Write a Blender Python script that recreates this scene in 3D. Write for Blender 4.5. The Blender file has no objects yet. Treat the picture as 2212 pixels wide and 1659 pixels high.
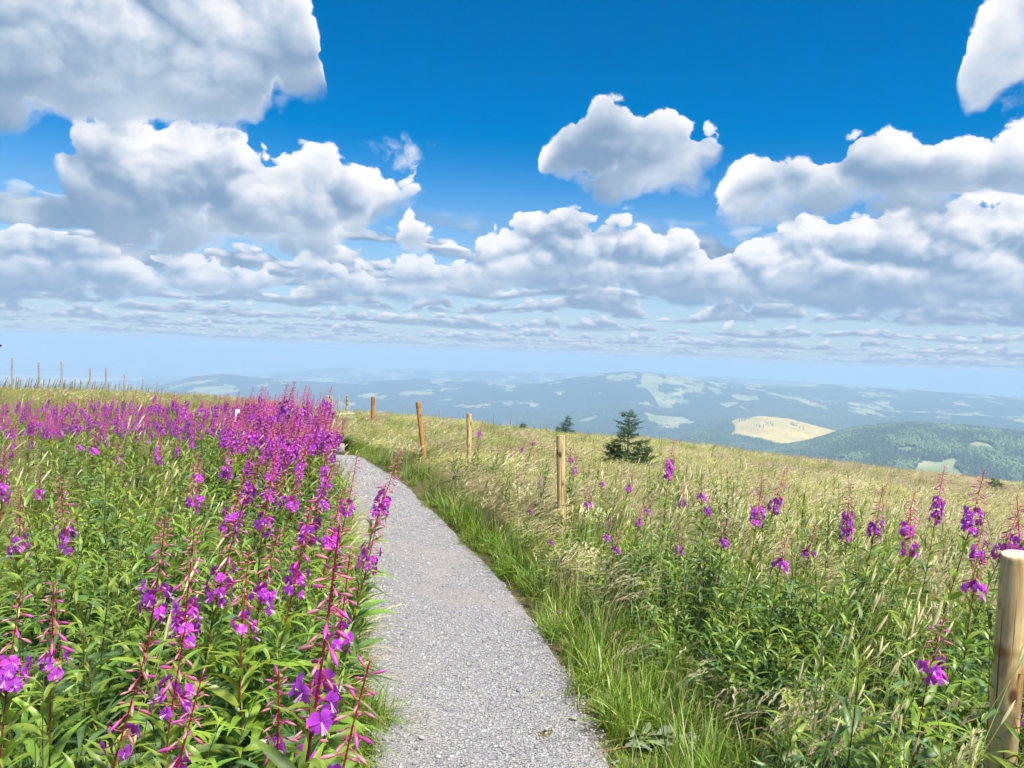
import bpy, math, random
import numpy as np
from mathutils import Vector, Matrix

rng = np.random.default_rng(7)
random.seed(7)
R = math.radians
scene = bpy.context.scene
COL = scene.collection

# ------------------------------------------------------------------ camera
# view frame used for measuring: 2212 x 1659, focal 1664, eye level tilted about 2.3 degrees
FOC, CX, CY = 1664.0, 1106.0, 829.5
_u = np.array([0.040, 1.0, 0.040]); _u /= np.linalg.norm(_u)          # world up in camera space
_f = np.array([0.0, 0.0, -1.0])
_y = _f - _f.dot(_u) * _u; _y /= np.linalg.norm(_y)
_x = np.cross(_y, _u)
C2W = np.array([_x, _y, _u])                                            # camera space -> world
EYE = np.array([0.0, 0.0, 1.55])

cam_d = bpy.data.cameras.new('camera')
cam_d.sensor_fit = 'HORIZONTAL'; cam_d.sensor_width = 36.0
cam_d.lens = 36.0 * FOC / 2212.0
cam_d.clip_start = 0.05; cam_d.clip_end = 200000.0
cam = bpy.data.objects.new('camera', cam_d); COL.objects.link(cam)
m4 = np.eye(4); m4[:3, :3] = C2W; m4[:3, 3] = EYE
cam.matrix_world = Matrix(m4.tolist())
scene.camera = cam

def pdir(px, py):
    """unit world direction through a point of the measuring frame (arrays allowed)"""
    px = np.asarray(px, float); py = np.asarray(py, float)
    c = np.stack([(px - CX) / FOC, -(py - CY) / FOC, -np.ones_like(px)], -1)
    w = c @ C2W.T
    return w / np.linalg.norm(w, axis=-1, keepdims=True)

def azel(px, py):
    d = pdir(px, py)
    return np.arctan2(d[..., 0], d[..., 1]), np.arcsin(d[..., 2])

# ------------------------------------------------------------------ light
SUN_EL, SUN_AZ = R(60), R(138)             # azimuth clockwise from +Y: behind and to the right, veiled by thin cloud
sdir = Vector((math.sin(SUN_AZ) * math.cos(SUN_EL), math.cos(SUN_AZ) * math.cos(SUN_EL), math.sin(SUN_EL)))
sun_d = bpy.data.lights.new('sun', 'SUN'); sun_d.energy = 5.0; sun_d.angle = R(14.0); sun_d.color = (1.0, 0.95, 0.88)
sun = bpy.data.objects.new('sun', sun_d); COL.objects.link(sun)
sun.rotation_euler = sdir.to_track_quat('Z', 'Y').to_euler()

scene.view_settings.view_transform = 'Standard'
scene.view_settings.look = 'None'
scene.view_settings.gamma = 1.0
scene.view_settings.exposure = 0.92
cy = scene.cycles
cy.use_denoising = True
cy.use_adaptive_sampling = True; cy.adaptive_threshold = 0.03; cy.adaptive_min_samples = 12
try: cy.denoiser = 'OPENIMAGEDENOISE'
except Exception: pass
cy.max_bounces = 6; cy.diffuse_bounces = 3; cy.glossy_bounces = 2; cy.transmission_bounces = 4
cy.transparent_max_bounces = 8; cy.volume_bounces = 2
cy.use_fast_gi = False
cy.sample_clamp_indirect = 6.0

# ------------------------------------------------------------------ node helper
class G:
    """small arithmetic wrapper round shader nodes"""
    def __init__(s, nt): s.nt = nt
    def node(s, t, **kw):
        n = s.nt.nodes.new(t)
        for k, v in kw.items(): setattr(n, k, v)
        return n
    def put(s, sock, v):
        if isinstance(v, V): s.nt.links.new(v.o, sock)
        elif v is not None: sock.default_value = v
    def math(s, op, a, b=None, c=None, clamp=False):
        n = s.node('ShaderNodeMath', operation=op, use_clamp=clamp)
        s.put(n.inputs[0], a)
        if b is not None: s.put(n.inputs[1], b)
        if c is not None: s.put(n.inputs[2], c)
        return V(s, n.outputs[0])
    def vmath(s, op, a, b=None, scale=None):
        n = s.node('ShaderNodeVectorMath', operation=op)
        s.put(n.inputs[0], a)
        if b is not None: s.put(n.inputs[1], b)
        if scale is not None: s.put(n.inputs['Scale'], scale)
        return V(s, n.outputs['Value'] if op in ('DOT_PRODUCT', 'LENGTH', 'DISTANCE') else n.outputs[0])
    def comb(s, x, y, z):
        n = s.node('ShaderNodeCombineXYZ')
        for i, v in enumerate((x, y, z)): s.put(n.inputs[i], v)
        return V(s, n.outputs[0])
    def sep(s, v):
        n = s.node('ShaderNodeSeparateXYZ'); s.put(n.inputs[0], v)
        return [V(s, o) for o in n.outputs]
    def noise(s, vec, scale, detail=2.0, rough=0.5, dist=0.0, lac=2.0, dim='3D', color=False, w=None):
        n = s.node('ShaderNodeTexNoise', noise_dimensions=dim)
        if vec is not None: s.put(n.inputs['Vector'], vec)
        s.put(n.inputs['Scale'], scale); s.put(n.inputs['Detail'], detail); s.put(n.inputs['Roughness'], rough)
        s.put(n.inputs['Distortion'], dist); s.put(n.inputs['Lacunarity'], lac)
        return V(s, n.outputs['Color' if color else 'Fac'])
    def voro(s, vec, scale, feature='F1', smooth=None, detail=0.0, rough=0.5, out='Distance', dim='3D', rand=1.0):
        n = s.node('ShaderNodeTexVoronoi', feature=feature, voronoi_dimensions=dim)
        s.put(n.inputs['Vector'], vec); s.put(n.inputs['Scale'], scale)
        if 'Detail' in n.inputs: s.put(n.inputs['Detail'], detail); s.put(n.inputs['Roughness'], rough)
        if smooth is not None: s.put(n.inputs['Smoothness'], smooth)
        s.put(n.inputs['Randomness'], rand)
        return V(s, n.outputs[out])
    def ss(s, v, lo, hi, a=0.0, b=1.0):
        n = s.node('ShaderNodeMapRange', interpolation_type='SMOOTHSTEP')
        for i, q in enumerate((v, lo, hi, a, b)): s.put(n.inputs[i], q)
        return V(s, n.outputs[0])
    def lin(s, v, lo, hi, a=0.0, b=1.0):
        n = s.node('ShaderNodeMapRange', interpolation_type='LINEAR')
        for i, q in enumerate((v, lo, hi, a, b)): s.put(n.inputs[i], q)
        return V(s, n.outputs[0])
    def mix(s, f, a, b, mode='MIX'):
        n = s.node('ShaderNodeMix', data_type='RGBA', blend_type=mode)
        s.put(n.inputs[0], f)
        for i, q in ((6, a), (7, b)):
            if isinstance(q, (tuple, list)) and len(q) == 3: q = (*q, 1.0)
            s.put(n.inputs[i], q)
        return V(s, n.outputs[2])
    def curve(s, v, xs, ys):
        """piecewise profile through many points (x in 0..1)"""
        n = s.node('ShaderNodeFloatCurve')
        n.inputs[0].default_value = 1.0
        s.put(n.inputs[1], v)
        m = n.mapping; m.use_clip = False
        lo, hi = float(min(ys)), float(max(ys)); span = max(hi - lo, 1e-6)
        c = m.curves[0]
        pts = [(float(x), (float(y) - lo) / span) for x, y in zip(xs, ys)]
        c.points[0].location = pts[0]; c.points[1].location = pts[-1]
        for p in pts[1:-1]: c.points.new(*p)
        for p in c.points: p.handle_type = 'VECTOR'
        m.update()
        return V(s, n.outputs[0]) * span + lo
    def ramp(s, v, stops):
        n = s.node('ShaderNodeValToRGB'); s.put(n.inputs[0], v)
        e = n.color_ramp.elements
        while len(e) < len(stops): e.new(0.5)
        for q, (p, c) in zip(e, stops): q.position = p; q.color = (*c, 1.0) if len(c) == 3 else c
        return V(s, n.outputs[0])
    def attr(s, name, out='Color', typ='GEOMETRY'):
        n = s.node('ShaderNodeAttribute', attribute_name=name, attribute_type=typ)
        return V(s, n.outputs[out])

class V:
    def __init__(s, g, o): s.g = g; s.o = o
    def __add__(s, b): return s.g.math('ADD', s, b)
    __radd__ = __add__
    def __sub__(s, b): return s.g.math('SUBTRACT', s, b)
    def __rsub__(s, b): return s.g.math('SUBTRACT', b, s)
    def __mul__(s, b): return s.g.math('MULTIPLY', s, b)
    __rmul__ = __mul__
    def __truediv__(s, b): return s.g.math('DIVIDE', s, b)
    def __rtruediv__(s, b): return s.g.math('DIVIDE', b, s)
    def min(s, b): return s.g.math('MINIMUM', s, b)
    def max(s, b): return s.g.math('MAXIMUM', s, b)
    def clamp(s): return s.g.math('ADD', s, 0.0, clamp=True)
    def pow(s, b): return s.g.math('POWER', s, b)
    def abs(s): return s.g.math('ABSOLUTE', s)
# ------------------------------------------------------------------ sky: Nishita air with cumulus layers, all a function of direction
world = bpy.data.worlds.new('World'); scene.world = world; world.use_nodes = True
wt = world.node_tree; wt.nodes.clear()
g = G(wt)
SKY_STRENGTH = 0.058
sky = g.node('ShaderNodeTexSky', sky_type='NISHITA', sun_disc=False, sun_elevation=SUN_EL,
             sun_rotation=SUN_AZ, altitude=1400.0, air_density=1.0, dust_density=0.25, ozone_density=2.0)
skyc = V(g, sky.outputs[0])
hs = g.node('ShaderNodeHueSaturation'); hs.inputs['Hue'].default_value = 0.5
hs.inputs['Saturation'].default_value = 1.55; hs.inputs['Value'].default_value = 1.36
g.put(hs.inputs['Color'], skyc); skyc = V(g, hs.outputs[0])

co = g.node('ShaderNodeTexCoord'); dvec = V(g, co.outputs['Generated'])
dx, dy, dz = g.sep(dvec)
az = g.math('ARCTAN2', dx, dy)
el = g.math('ARCSINE', dz) * (180 / math.pi)                    # degrees
tpp = g.math('PINGPONG', az + math.pi / 4, math.pi / 2) / (math.pi / 2)
azd = az * (180 / math.pi)

def profile(pts):
    p = np.array(pts, float); a, e = azel(p[:, 0], p[:, 1])
    return (np.degrees(a) + 45) / 90, np.degrees(e)

NS = 121
def layer(clouds):
    """clouds: list of (top outline, base outline) in the measuring frame -> top and base elevation curves over azimuth"""
    xs = np.linspace(0, 1, NS)
    top = np.full(NS, np.nan); bot = np.full(NS, np.nan)
    for t, b in clouds:
        tx, ty = profile(t); bx, by = profile(b)
        lo, hi = max(tx.min(), bx.min()), min(tx.max(), bx.max())
        mm = (xs >= lo) & (xs <= hi)
        o = np.argsort(tx, kind='stable'); top[mm] = np.interp(xs[mm], tx[o], ty[o])
        o = np.argsort(bx, kind='stable'); bot[mm] = np.interp(xs[mm], bx[o], by[o])
    ok = ~np.isnan(top)
    mid = np.interp(xs, xs[ok], (0.5 * (top + bot))[ok])
    # outside every cloud the pair crosses over so that nothing shows
    dist = np.array([np.abs(np.where(ok)[0] - i).min() for i in range(NS)])
    gap = -1.6 * np.minimum(dist, 4)
    top = np.where(ok, top, mid + gap); bot = np.where(ok, bot, mid - gap)
    return g.curve(tpp, xs, top), g.curve(tpp, xs, bot)

# noise fields shared by the layers; the vertical axis is stretched towards the horizon
elc = el.max(-5.0)
P = g.comb(azd * 0.12, el * 0.14, dy)                          # about one unit for 8 degrees high up
def warp(vec, s, amt):
    w = g.noise(vec, s * 1.4, 1.5, 0.5, color=True, dim='2D')
    wv = g.vmath('SCALE', g.vmath('SUBTRACT', w, (0.5, 0.5, 0.5)), scale=amt / s)
    return g.vmath('ADD', vec, wv)
def billow(q, s, det=2.0):
    """heaped rounded puffs in several sizes"""
    d = g.voro(q, s, 'F1', detail=det, rough=0.52, dim='2D')
    return 1.0 - d * d * 1.7
def cloud_fields(vec, s, off):
    q = warp(vec, s, 0.22)
    q = g.vmath('ADD', q, g.vmath('SCALE', g.vmath('SUBTRACT', g.noise(vec, s * 9.0, 2.0, 0.6, color=True, dim='2D'), (0.5, 0.5, 0.5)), scale=0.07 / s))
    a = g.noise(q, s, 6.0, 0.66, dim='2D') - 0.5
    b0 = billow(q, s * 1.9); b1 = billow(g.vmath('ADD', q, off), s * 1.9, 1.0)
    fine = g.noise(q, s * 8.5, 4.0, 0.68, dim='2D') - 0.5
    edge_ = a * 1.15 + (b0 - 0.66) * 0.40 + fine * 0.26
    return edge_, a + fine * 0.42, b0 - b1
F1, S1, E1 = cloud_fields(P, 1.0, (0.05, 0.13, 0.0))
big = g.noise(P, 0.55, 2, 0.5, dim='2D') - 0.5

SH = (0.25, 0.39, 0.58); MID = (0.53, 0.64, 0.79); LT = (1.02, 1.02, 1.05)
def colour(L, dark=1.0):
    return g.ramp(L, [(0.0, tuple(c * dark for c in SH)), (0.42, MID), (0.75, (0.80, 0.84, 0.92)), (1.0, LT)])

out = skyc
CS = 0.53 / SKY_STRENGTH
def over(base, col, alpha):
    c = g.vmath('SCALE', col, scale=CS)
    return g.mix(alpha, base, c)

# pale air low over the horizon
air = g.vmath('SCALE', g.comb(0.46, 0.63, 0.83), scale=CS)
out = g.mix(g.ss(el, 15.0, -1.0, 0.0, 0.90), out, air)

# A: far strata: rows of small flat-based heaps shrinking towards the horizon, in two staggered sets
zz = (elc + 1.3).max(0.35)
lz = g.math('LOGARITHM', zz, math.e)
wob = g.noise(g.comb(azd * 0.07, el * 0.30, 0.0), 1.0, 3, 0.55, dim='2D') - 0.5
def strata(base, ph, k, sparse):
    rowc = lz * k + wob * 1.5 + ph
    row = g.math('FLOOR', rowc); fr = rowc - row
    hx = azd * g.math('EXPONENT', (row + (0.5 - ph)) * (-1.0 / k)) * (0.62 * k)
    hA = g.noise(g.comb(hx * 0.36 + row * 7.31, row * 3.7 + ph * 5.0, 0.0), 1.0, 3.0, 0.62, dim='2D')
    QA = g.comb(hx * 0.8 + row * 3.1, fr * 1.3 + row * 5.3, 0.0)
    nA = g.noise(QA, 1.0, 4, 0.62, dim='2D') - 0.5
    bA = billow(QA, 1.5, 1.0); bA1 = billow(g.vmath('ADD', QA, (0.10, 0.30, 0.0)), 1.5, 0.0)
    topA = (hA - sparse) * 3.4
    aA = g.ss(topA - fr + nA * 0.5 + (bA - 0.7) * 0.35, 0.0, 0.16) * g.ss(fr + nA * 0.2, -0.02, 0.16) * g.ss(el, -0.6, 0.5) * g.ss(el, 10.5, 7.5)
    LA = g.ss((fr / topA.max(0.3)) * 0.80 + (bA - bA1) * 0.35 + nA * 0.5 + 0.08, 0.0, 1.0)
    cA = g.mix(g.ss(el, 9.0, 0.3, 0.0, 0.45), colour(LA), (0.50, 0.65, 0.85))
    return over(base, cA, aA * g.ss(el, -0.5, 2.5, 0.75, 1.0))
out = strata(out, 0.0, 4.2, 0.33)
out = strata(out, 0.47, 3.1, 0.30)

# B: broad bank of cumulus above the strata
tB, bB = layer([([(-420, 470), (-200, 500), (0, 505), (50, 480), (100, 455), (150, 490), (240, 530), (330, 555), (430, 560), (560, 575), (700, 560), (800, 585),
                  (880, 570), (960, 550), (1040, 505), (1130, 462), (1260, 445), (1330, 470), (1400, 500), (1425, 520), (1470, 502), (1530, 555), (1600, 520),
                  (1650, 490), (1720, 488), (1760, 462), (1850, 452), (1930, 458), (2000, 445), (2100, 438), (2212, 430), (2500, 430), (2800, 460)],
                 [(-420, 640), (0, 652), (300, 645), (600, 640), (800, 640), (900, 650), (1000, 640), (1200, 632), (1350, 650), (1600, 672), (1900, 690), (2212, 705), (2800, 720)])])
PB = g.comb(azd * 0.150, el * 0.21, 0.0)
FB, SB, EB = cloud_fields(PB, 1.0, (0.05, 0.14, 0.0))
thB = (tB - bB).max(0.3)
mB = (tB - el).min((el - bB) * 0.8)
tv = ((el - bB) / thB).clamp()
aB = g.ss(tB - el + FB * 2.6 + 0.75, 0.0, 0.35) * g.ss(el - bB + FB * 1.3 + 0.5, 0.0, 0.9)
aB = aB.max(g.ss((tB - el).min(el - bB) + FB * 4.0 + SB * 1.5 + 1.0, 0.0, 2.6) * 0.6)
thinB = g.ss(mB + FB * 2.6, 0.2, -1.2, 0.0, 0.30)
LB = g.ss(thinB + tv * 0.66 + EB * g.ss(tv, 0.05, 0.6, 0.06, 0.36) + SB * 0.45 + big * 0.9 + 0.17 - g.ss(tv, 0.3, 0.0, 0.0, 0.15), 0.0, 1.0)
out = over(out, g.mix(g.ss(el, 12.0, 3.0, 0.0, 0.35), colour(LB), (0.44, 0.62, 0.85)), aB)

# C: the separate mid clouds and the great grey one on the left
tC, bC = layer([([(90, 312), (110, 262), (150, 240), (300, 232), (450, 240), (540, 280), (600, 330), (640, 340), (680, 322), (740, 340), (790, 385), (850, 395), (900, 388), (950, 415)],
                 [(90, 318), (130, 410), (170, 475), (230, 512), (300, 540), (450, 548), (600, 552), (740, 545), (790, 510), (812, 450), (870, 435), (950, 430)]),
                ([(1530, 460), (1580, 395), (1640, 330), (1690, 302), (1760, 318), (1830, 288), (1900, 308), (1960, 288), (2050, 278), (2130, 308), (2212, 292), (2400, 300), (2560, 380)],
                 [(1530, 466), (1600, 474), (1650, 466), (1850, 446), (1950, 455), (2212, 452), (2400, 450), (2560, 400)])])
thC = (tC - bC).max(0.4)
mC = (tC - el).min(el - bC)
tvC = ((el - bC) / thC).clamp()
aC = g.ss(tC - el + F1 * 3.4 + 1.1, 0.0, 0.5) * g.ss(el - bC + F1 * 2.2 + 1.1, 0.0, 1.5)
thinC = g.ss(mC + F1 * 3.4, 0.2, -1.4, 0.0, 0.30)
LC = g.ss(thinC + tvC * 0.62 + E1 * g.ss(tvC, 0.0, 0.6, 0.06, 0.32) + S1 * 0.46 + big * 1.2 + g.ss(mC + F1 * 2.0, 2.2, 0.2, 0.0, 0.22) + 0.09 - g.ss(tvC, 0.35, 0.0, 0.0, 0.16), 0.0, 1.05)
aC = aC.max(g.ss((tC - el).min(el - bC) + F1 * 5.0 + S1 * 2.0 + 1.3, 0.0, 3.2) * 0.55)
out = over(out, colour(LC), aC)

# E: little scraps between
tE, bE = layer([([(762, 300), (800, 283), (860, 262), (900, 285), (955, 285)], [(762, 310), (820, 345), (860, 372), (900, 360), (955, 305)])])
mE = (tE - el).min(el - bE)
aE = g.ss(mE + F1 * 3.5 + S1 * 4.0 + 0.9, 0.0, 2.6) * 0.72
out = over(out, g.mix(0.5, (0.78, 0.86, 0.98), (0.95, 0.97, 1.0)), aE)

# D: high clouds reaching out of the top of the view
tD, bD = layer([([(-420, -700), (-200, -700), (0, -650), (300, -600), (560, -450), (620, -120), (660, -20), (690, 60), (705, 175)],
                 [(-420, 285), (0, 280), (100, 284), (250, 292), (430, 300), (520, 300), (560, 275), (600, 242), (650, 222), (705, 195)]),
                ([(846, 520), (866, 480), (900, 455), (930, 475), (954, 520)], [(846, 530), (880, 560), (920, 564), (954, 535)]),
                ([(1152, 396), (1190, 300), (1220, 245), (1300, 206), (1380, 228), (1450, 244), (1530, 262), (1566, 318)],
                 [(1152, 402), (1250, 418), (1350, 447), (1430, 420), (1500, 380), (1566, 326)]),
                ([(2050, 200), (2066, 110), (2100, 62), (2150, -5), (2212, -60), (2400, -160), (2800, -200)],
                 [(2050, 206), (2080, 245), (2115, 268), (2160, 230), (2212, 195), (2400, 150), (2800, 120)])])
thD = (tD - bD).max(0.4)
mD = (tD - el).min(el - bD)
tvD = ((el - bD) / thD.min(11.0)).clamp()
aD = g.ss(tD - el + F1 * 3.6 + 1.1, 0.0, 0.55) * g.ss(el - bD + F1 * 2.2 + 1.0, 0.0, 1.6)
thinD = g.ss(mD + F1 * 3.6, 0.2, -1.4, 0.0, 0.30)
LD = g.ss(thinD + tvD * 0.68 + E1 * g.ss(tvD, 0.0, 0.7, 0.05, 0.24) + S1 * 0.46 + big * 1.0 + g.ss(mD + F1 * 2.0, 2.6, 0.2, 0.0, 0.22) + 0.06, 0.0, 1.1)
aD = aD.max(g.ss((tD - el).min(el - bD) + F1 * 5.0 + S1 * 2.0 + 1.3, 0.0, 3.2) * 0.55)
out = over(out, colour(LD, 0.95), aD)

# overhead, beyond the view: the same broken cumulus
PZ = g.comb(dx * 3.0, dy * 3.0, dz * 3.0)
FZ = g.noise(PZ, 1.0, 6, 0.55)
aZ = g.ss(FZ, 0.52, 0.62) * g.ss(el, 42.0, 55.0)
out = over(out, g.mix(g.ss(FZ, 0.55, 0.75), LT, MID), aZ)

bg = g.node('ShaderNodeBackground'); g.put(bg.inputs[0], out); bg.inputs[1].default_value = SKY_STRENGTH
wo = g.node('ShaderNodeOutputWorld'); wt.links.new(bg.outputs[0], wo.inputs[0])
world.cycles.sampling_method = 'MANUAL'; world.cycles.sample_map_resolution = 512
# ------------------------------------------------------------------ helpers for meshes
def new_obj(name, me, parent=None, loc=None, **props):
    o = bpy.data.objects.new(name, me); COL.objects.link(o)
    if parent is not None: o.parent = parent
    if loc is not None: o.location = loc
    for k, v in props.items(): o[k] = v
    return o

def np_mesh(name, v, f, mat=None, smooth=True, attrs=None, col=None, midx=None):
    """mesh from numpy vertices and a list/array of faces (equal size arrays or a list of them)"""
    me = bpy.data.meshes.new(name)
    fl = f if isinstance(f, list) else [f]
    fl = [np.asarray(q, np.int32) for q in fl if len(q)]
    me.vertices.add(len(v)); me.vertices.foreach_set('co', np.asarray(v, np.float32).ravel())
    loops = np.concatenate([q.ravel() for q in fl]); sizes = np.concatenate([np.full(len(q), q.shape[1], np.int32) for q in fl])
    starts = np.concatenate([[0], np.cumsum(sizes)[:-1]]).astype(np.int32)
    me.loops.add(len(loops)); me.loops.foreach_set('vertex_index', loops.astype(np.int32))
    me.polygons.add(len(sizes)); me.polygons.foreach_set('loop_start', starts); me.polygons.foreach_set('loop_total', sizes)
    if smooth: me.polygons.foreach_set('use_smooth', np.ones(len(sizes), bool))
    for m in (mat if isinstance(mat, (list, tuple)) else [mat]):
        if m is not None: me.materials.append(m)
    if midx is not None: me.polygons.foreach_set('material_index', np.asarray(midx, np.int32))
    for k, a in (attrs or {}).items():
        at = me.attributes.new(k, 'FLOAT', 'POINT'); at.data.foreach_set('value', np.asarray(a, np.float32))
    if col is not None:
        c = np.ones((len(v), 4), np.float32); c[:, :3] = col
        at = me.attributes.new('Col', 'FLOAT_COLOR', 'POINT'); at.data.foreach_set('color', c.ravel())
    me.update(calc_edges=True)
    return me

def _hash(ix, iy, seed):
    h = (ix.astype(np.int64) * 374761393 + iy.astype(np.int64) * 668265263 + seed * 974711) & 0xFFFFFFFF
    h = ((h ^ (h >> 13)) * 1274126177) & 0xFFFFFFFF
    return ((h ^ (h >> 16)) & 0xFFFF) / 65535.0

def vnoise(x, y, seed=0):
    ix = np.floor(x); iy = np.floor(y); fx = x - ix; fy = y - iy
    ix = ix.astype(np.int64); iy = iy.astype(np.int64)
    ux = fx * fx * fx * (fx * (fx * 6 - 15) + 10); uy = fy * fy * fy * (fy * (fy * 6 - 15) + 10)
    a = _hash(ix, iy, seed); b = _hash(ix + 1, iy, seed); c = _hash(ix, iy + 1, seed); d = _hash(ix + 1, iy + 1, seed)
    return (a * (1 - ux) + b * ux) * (1 - uy) + (c * (1 - ux) + d * ux) * uy

def fbm(x, y, oct=5, seed=0, gain=0.5):
    s = np.zeros_like(np.asarray(x, float)); amp = 1.0; tot = 0.0
    for o in range(oct):
        s += amp * (vnoise(x * 2 ** o + 17.3 * o, y * 2 ** o - 9.1 * o, seed + o) - 0.5); tot += amp; amp *= gain
    return s / tot * 2                                                   # roughly -1..1

def sstep(x, lo, hi):
    t = np.clip((x - lo) / (hi - lo), 0, 1); return t * t * (3 - 2 * t)

# ------------------------------------------------------------------ the shape of the land
_EDGE = [(-500, 845), (-200, 850), (0, 856), (300, 864), (450, 871), (600, 884), (700, 900), (850, 910), (1000, 925), (1100, 936), (1250, 950),
         (1400, 962), (1550, 980), (1700, 1002), (2000, 1038), (2212, 1064), (2600, 1112)]
_ea, _ee = azel([p[0] for p in _EDGE], [p[1] for p in _EDGE])
_te = -np.tan(_ee)
_ea = np.concatenate([[-math.pi, -1.6], _ea, [1.6, math.pi]]); _te = np.concatenate([[0.04, 0.05], _te, [0.15, 0.04]])
RE, EH, KF = 45.0, 1.55, 0.0035

def near_h(x, y):
    r = np.hypot(x, y); a = np.arctan2(x, y)
    t = np.interp(a, _ea, _te)
    z = EYE[2] - t * r
    q = np.clip(1 - r / RE, 0, 1); z = z - EH * q * q
    d = np.clip(r - RE, 0, None); lim = 60.0
    z = z - np.where(d < lim, KF * d * d, KF * lim * lim + 2 * KF * lim * (d - lim))
    return z + 0.035 * fbm(x / 1.7, y / 1.7, 3, 5) * sstep(r, 0.5, 2.0) * (1 + r / 30.0)

_RIDGES = [  # distance, half width towards us, half width beyond, crest outline in the measuring frame
    (4800., 1600., 1500., [(1380, 1060), (1500, 1015), (1640, 990), (1740, 968), (1830, 938), (1900, 927), (1980, 924), (2090, 930), (2212, 944), (2450, 960), (2800, 1010)]),
    (5900., 950., 950., [(1380, 1010), (1440, 965), (1500, 942), (1560, 938), (1620, 954), (1680, 978), (1760, 1000), (1900, 1050)]),
    (7200., 1150., 1150., [(1380, 975), (1500, 950), (1555, 920), (1595, 906), (1645, 899), (1700, 905), (1760, 921), (1830, 941), (1900, 960), (2000, 995), (2150, 1040)]),
    (8600., 1400., 1400., [(1000, 960), (1100, 942), (1180, 928), (1240, 908), (1290, 890), (1330, 883), (1390, 893), (1430, 906), (1480, 912), (1540, 908), (1600, 908), (1680, 925), (1800, 950), (2000, 980)]),
    (10000., 1500., 1500., [(600, 950), (900, 905), (1100, 893), (1300, 880), (1500, 890), (1700, 882), (1850, 888), (2000, 895), (2212, 905), (2500, 915)]),
    (12000., 2000., 1800., [(900, 880), (1050, 850), (1150, 832), (1230, 817), (1290, 808), (1350, 803), (1400, 804), (1450, 809), (1530, 821), (1620, 832), (1750, 850), (1900, 880)]),
    (13000., 2300., 1800., [(-300, 870), (0, 862), (200, 850), (340, 836), (420, 814), (480, 808), (560, 816), (640, 822), (760, 830), (830, 823), (900, 818), (980, 823), (1080, 827), (1200, 832), (1400, 850)]),
    (13600., 2300., 2200., [(1350, 870), (1500, 840), (1620, 829), (1700, 831), (1780, 829), (1860, 836), (1960, 842), (2060, 849), (2212, 860), (2600, 880)]),
    (20000., 3000., 2600., [(-300, 840), (400, 830), (640, 800), (700, 794), (850, 798), (1050, 801), (1200, 804), (1280, 810), (1350, 830)]),
    (22000., 3000., 2600., [(1300, 850), (1480, 815), (1530, 813), (1600, 816), (1740, 824), (1900, 838), (2300, 880)]),
    (50000., 7000., 5000., [(-700, 700), (-300, 712), (0, 722), (120, 727), (200, 734), (350, 743), (500, 757), (640, 775), (740, 792), (900, 830)]),
]
_RC = []
for D, wf, wb, pts in _RIDGES:
    a, e = azel([p[0] for p in pts], [p[1] for p in pts]); _RC.append((D, wf, wb, a, EYE[2] + np.tan(e) * D))

def far_h(x, y):
    r = np.hypot(x, y); a = np.arctan2(x, y)
    hills = -830 + 220 * fbm(x / 2600, y / 2600, 4, 21)
    plain = -1080 + 14 * fbm(x / 3000, y / 3000, 3, 31) - (r / 1000.0) ** 2 * 0.0785
    w = sstep(r, 14000 + 5000 * sstep(a, 0.0, 0.5), 17500 + 9000 * sstep(a, 0.0, 0.5))
    h = hills * (1 - w) + plain * w
    wz = 0.0
    for D, wf, wb, ra, rz in _RC:
        d = r - D; sh = np.exp(-np.where(d < 0, d / wf, d / wb) ** 2)
        crest = np.interp(a, ra, rz)
        rough = D * 0.0042 * fbm(a * 40 + D, r / (D * 0.05), 4, int(D) % 97) * (1 - sh * 0.75)
        base = h
        z = base + (crest - base) * sh + rough * sh
        h = np.maximum(h, z)
    return h

def land_h(x, y):
    n = near_h(x, y); r = np.hypot(x, y)
    f = far_h(x, y)
    return np.where(r < 300, n, np.maximum(n, f))

def ground_z(x, y): return near_h(np.asarray(x, float), np.asarray(y, float))

def hit(px, py):
    """where the ray through a measuring-frame point meets the near meadow"""
    d = pdir(px, py); t = np.linspace(0.5, 70, 6000)
    p = EYE + t[:, None] * d
    gz = ground_z(p[:, 0], p[:, 1])
    i = np.argmax(p[:, 2] <= gz) if np.any(p[:, 2] <= gz) else len(t) - 1
    return p[i]

def at(px, py, depth):
    """point on the ray through a measuring-frame point at a forward distance"""
    d = pdir(px, py); return EYE + d * (depth / d[1])

AZ = np.concatenate([np.linspace(-math.pi, -R(43), 42)[:-1], np.linspace(-R(43), R(43), 760), np.linspace(R(43), math.pi, 42)[1:]])
def polar_sheet(rs):
    rr, aa = np.meshgrid(rs, AZ, indexing='ij')
    x = rr * np.sin(aa); y = rr * np.cos(aa)
    n, m = rr.shape
    i = np.arange(n * m).reshape(n, m)
    f = np.stack([i[:-1, :-1], i[1:, :-1], i[1:, 1:], i[:-1, 1:]], -1).reshape(-1, 4)[:, ::-1]
    return x.ravel(), y.ravel(), f

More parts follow.
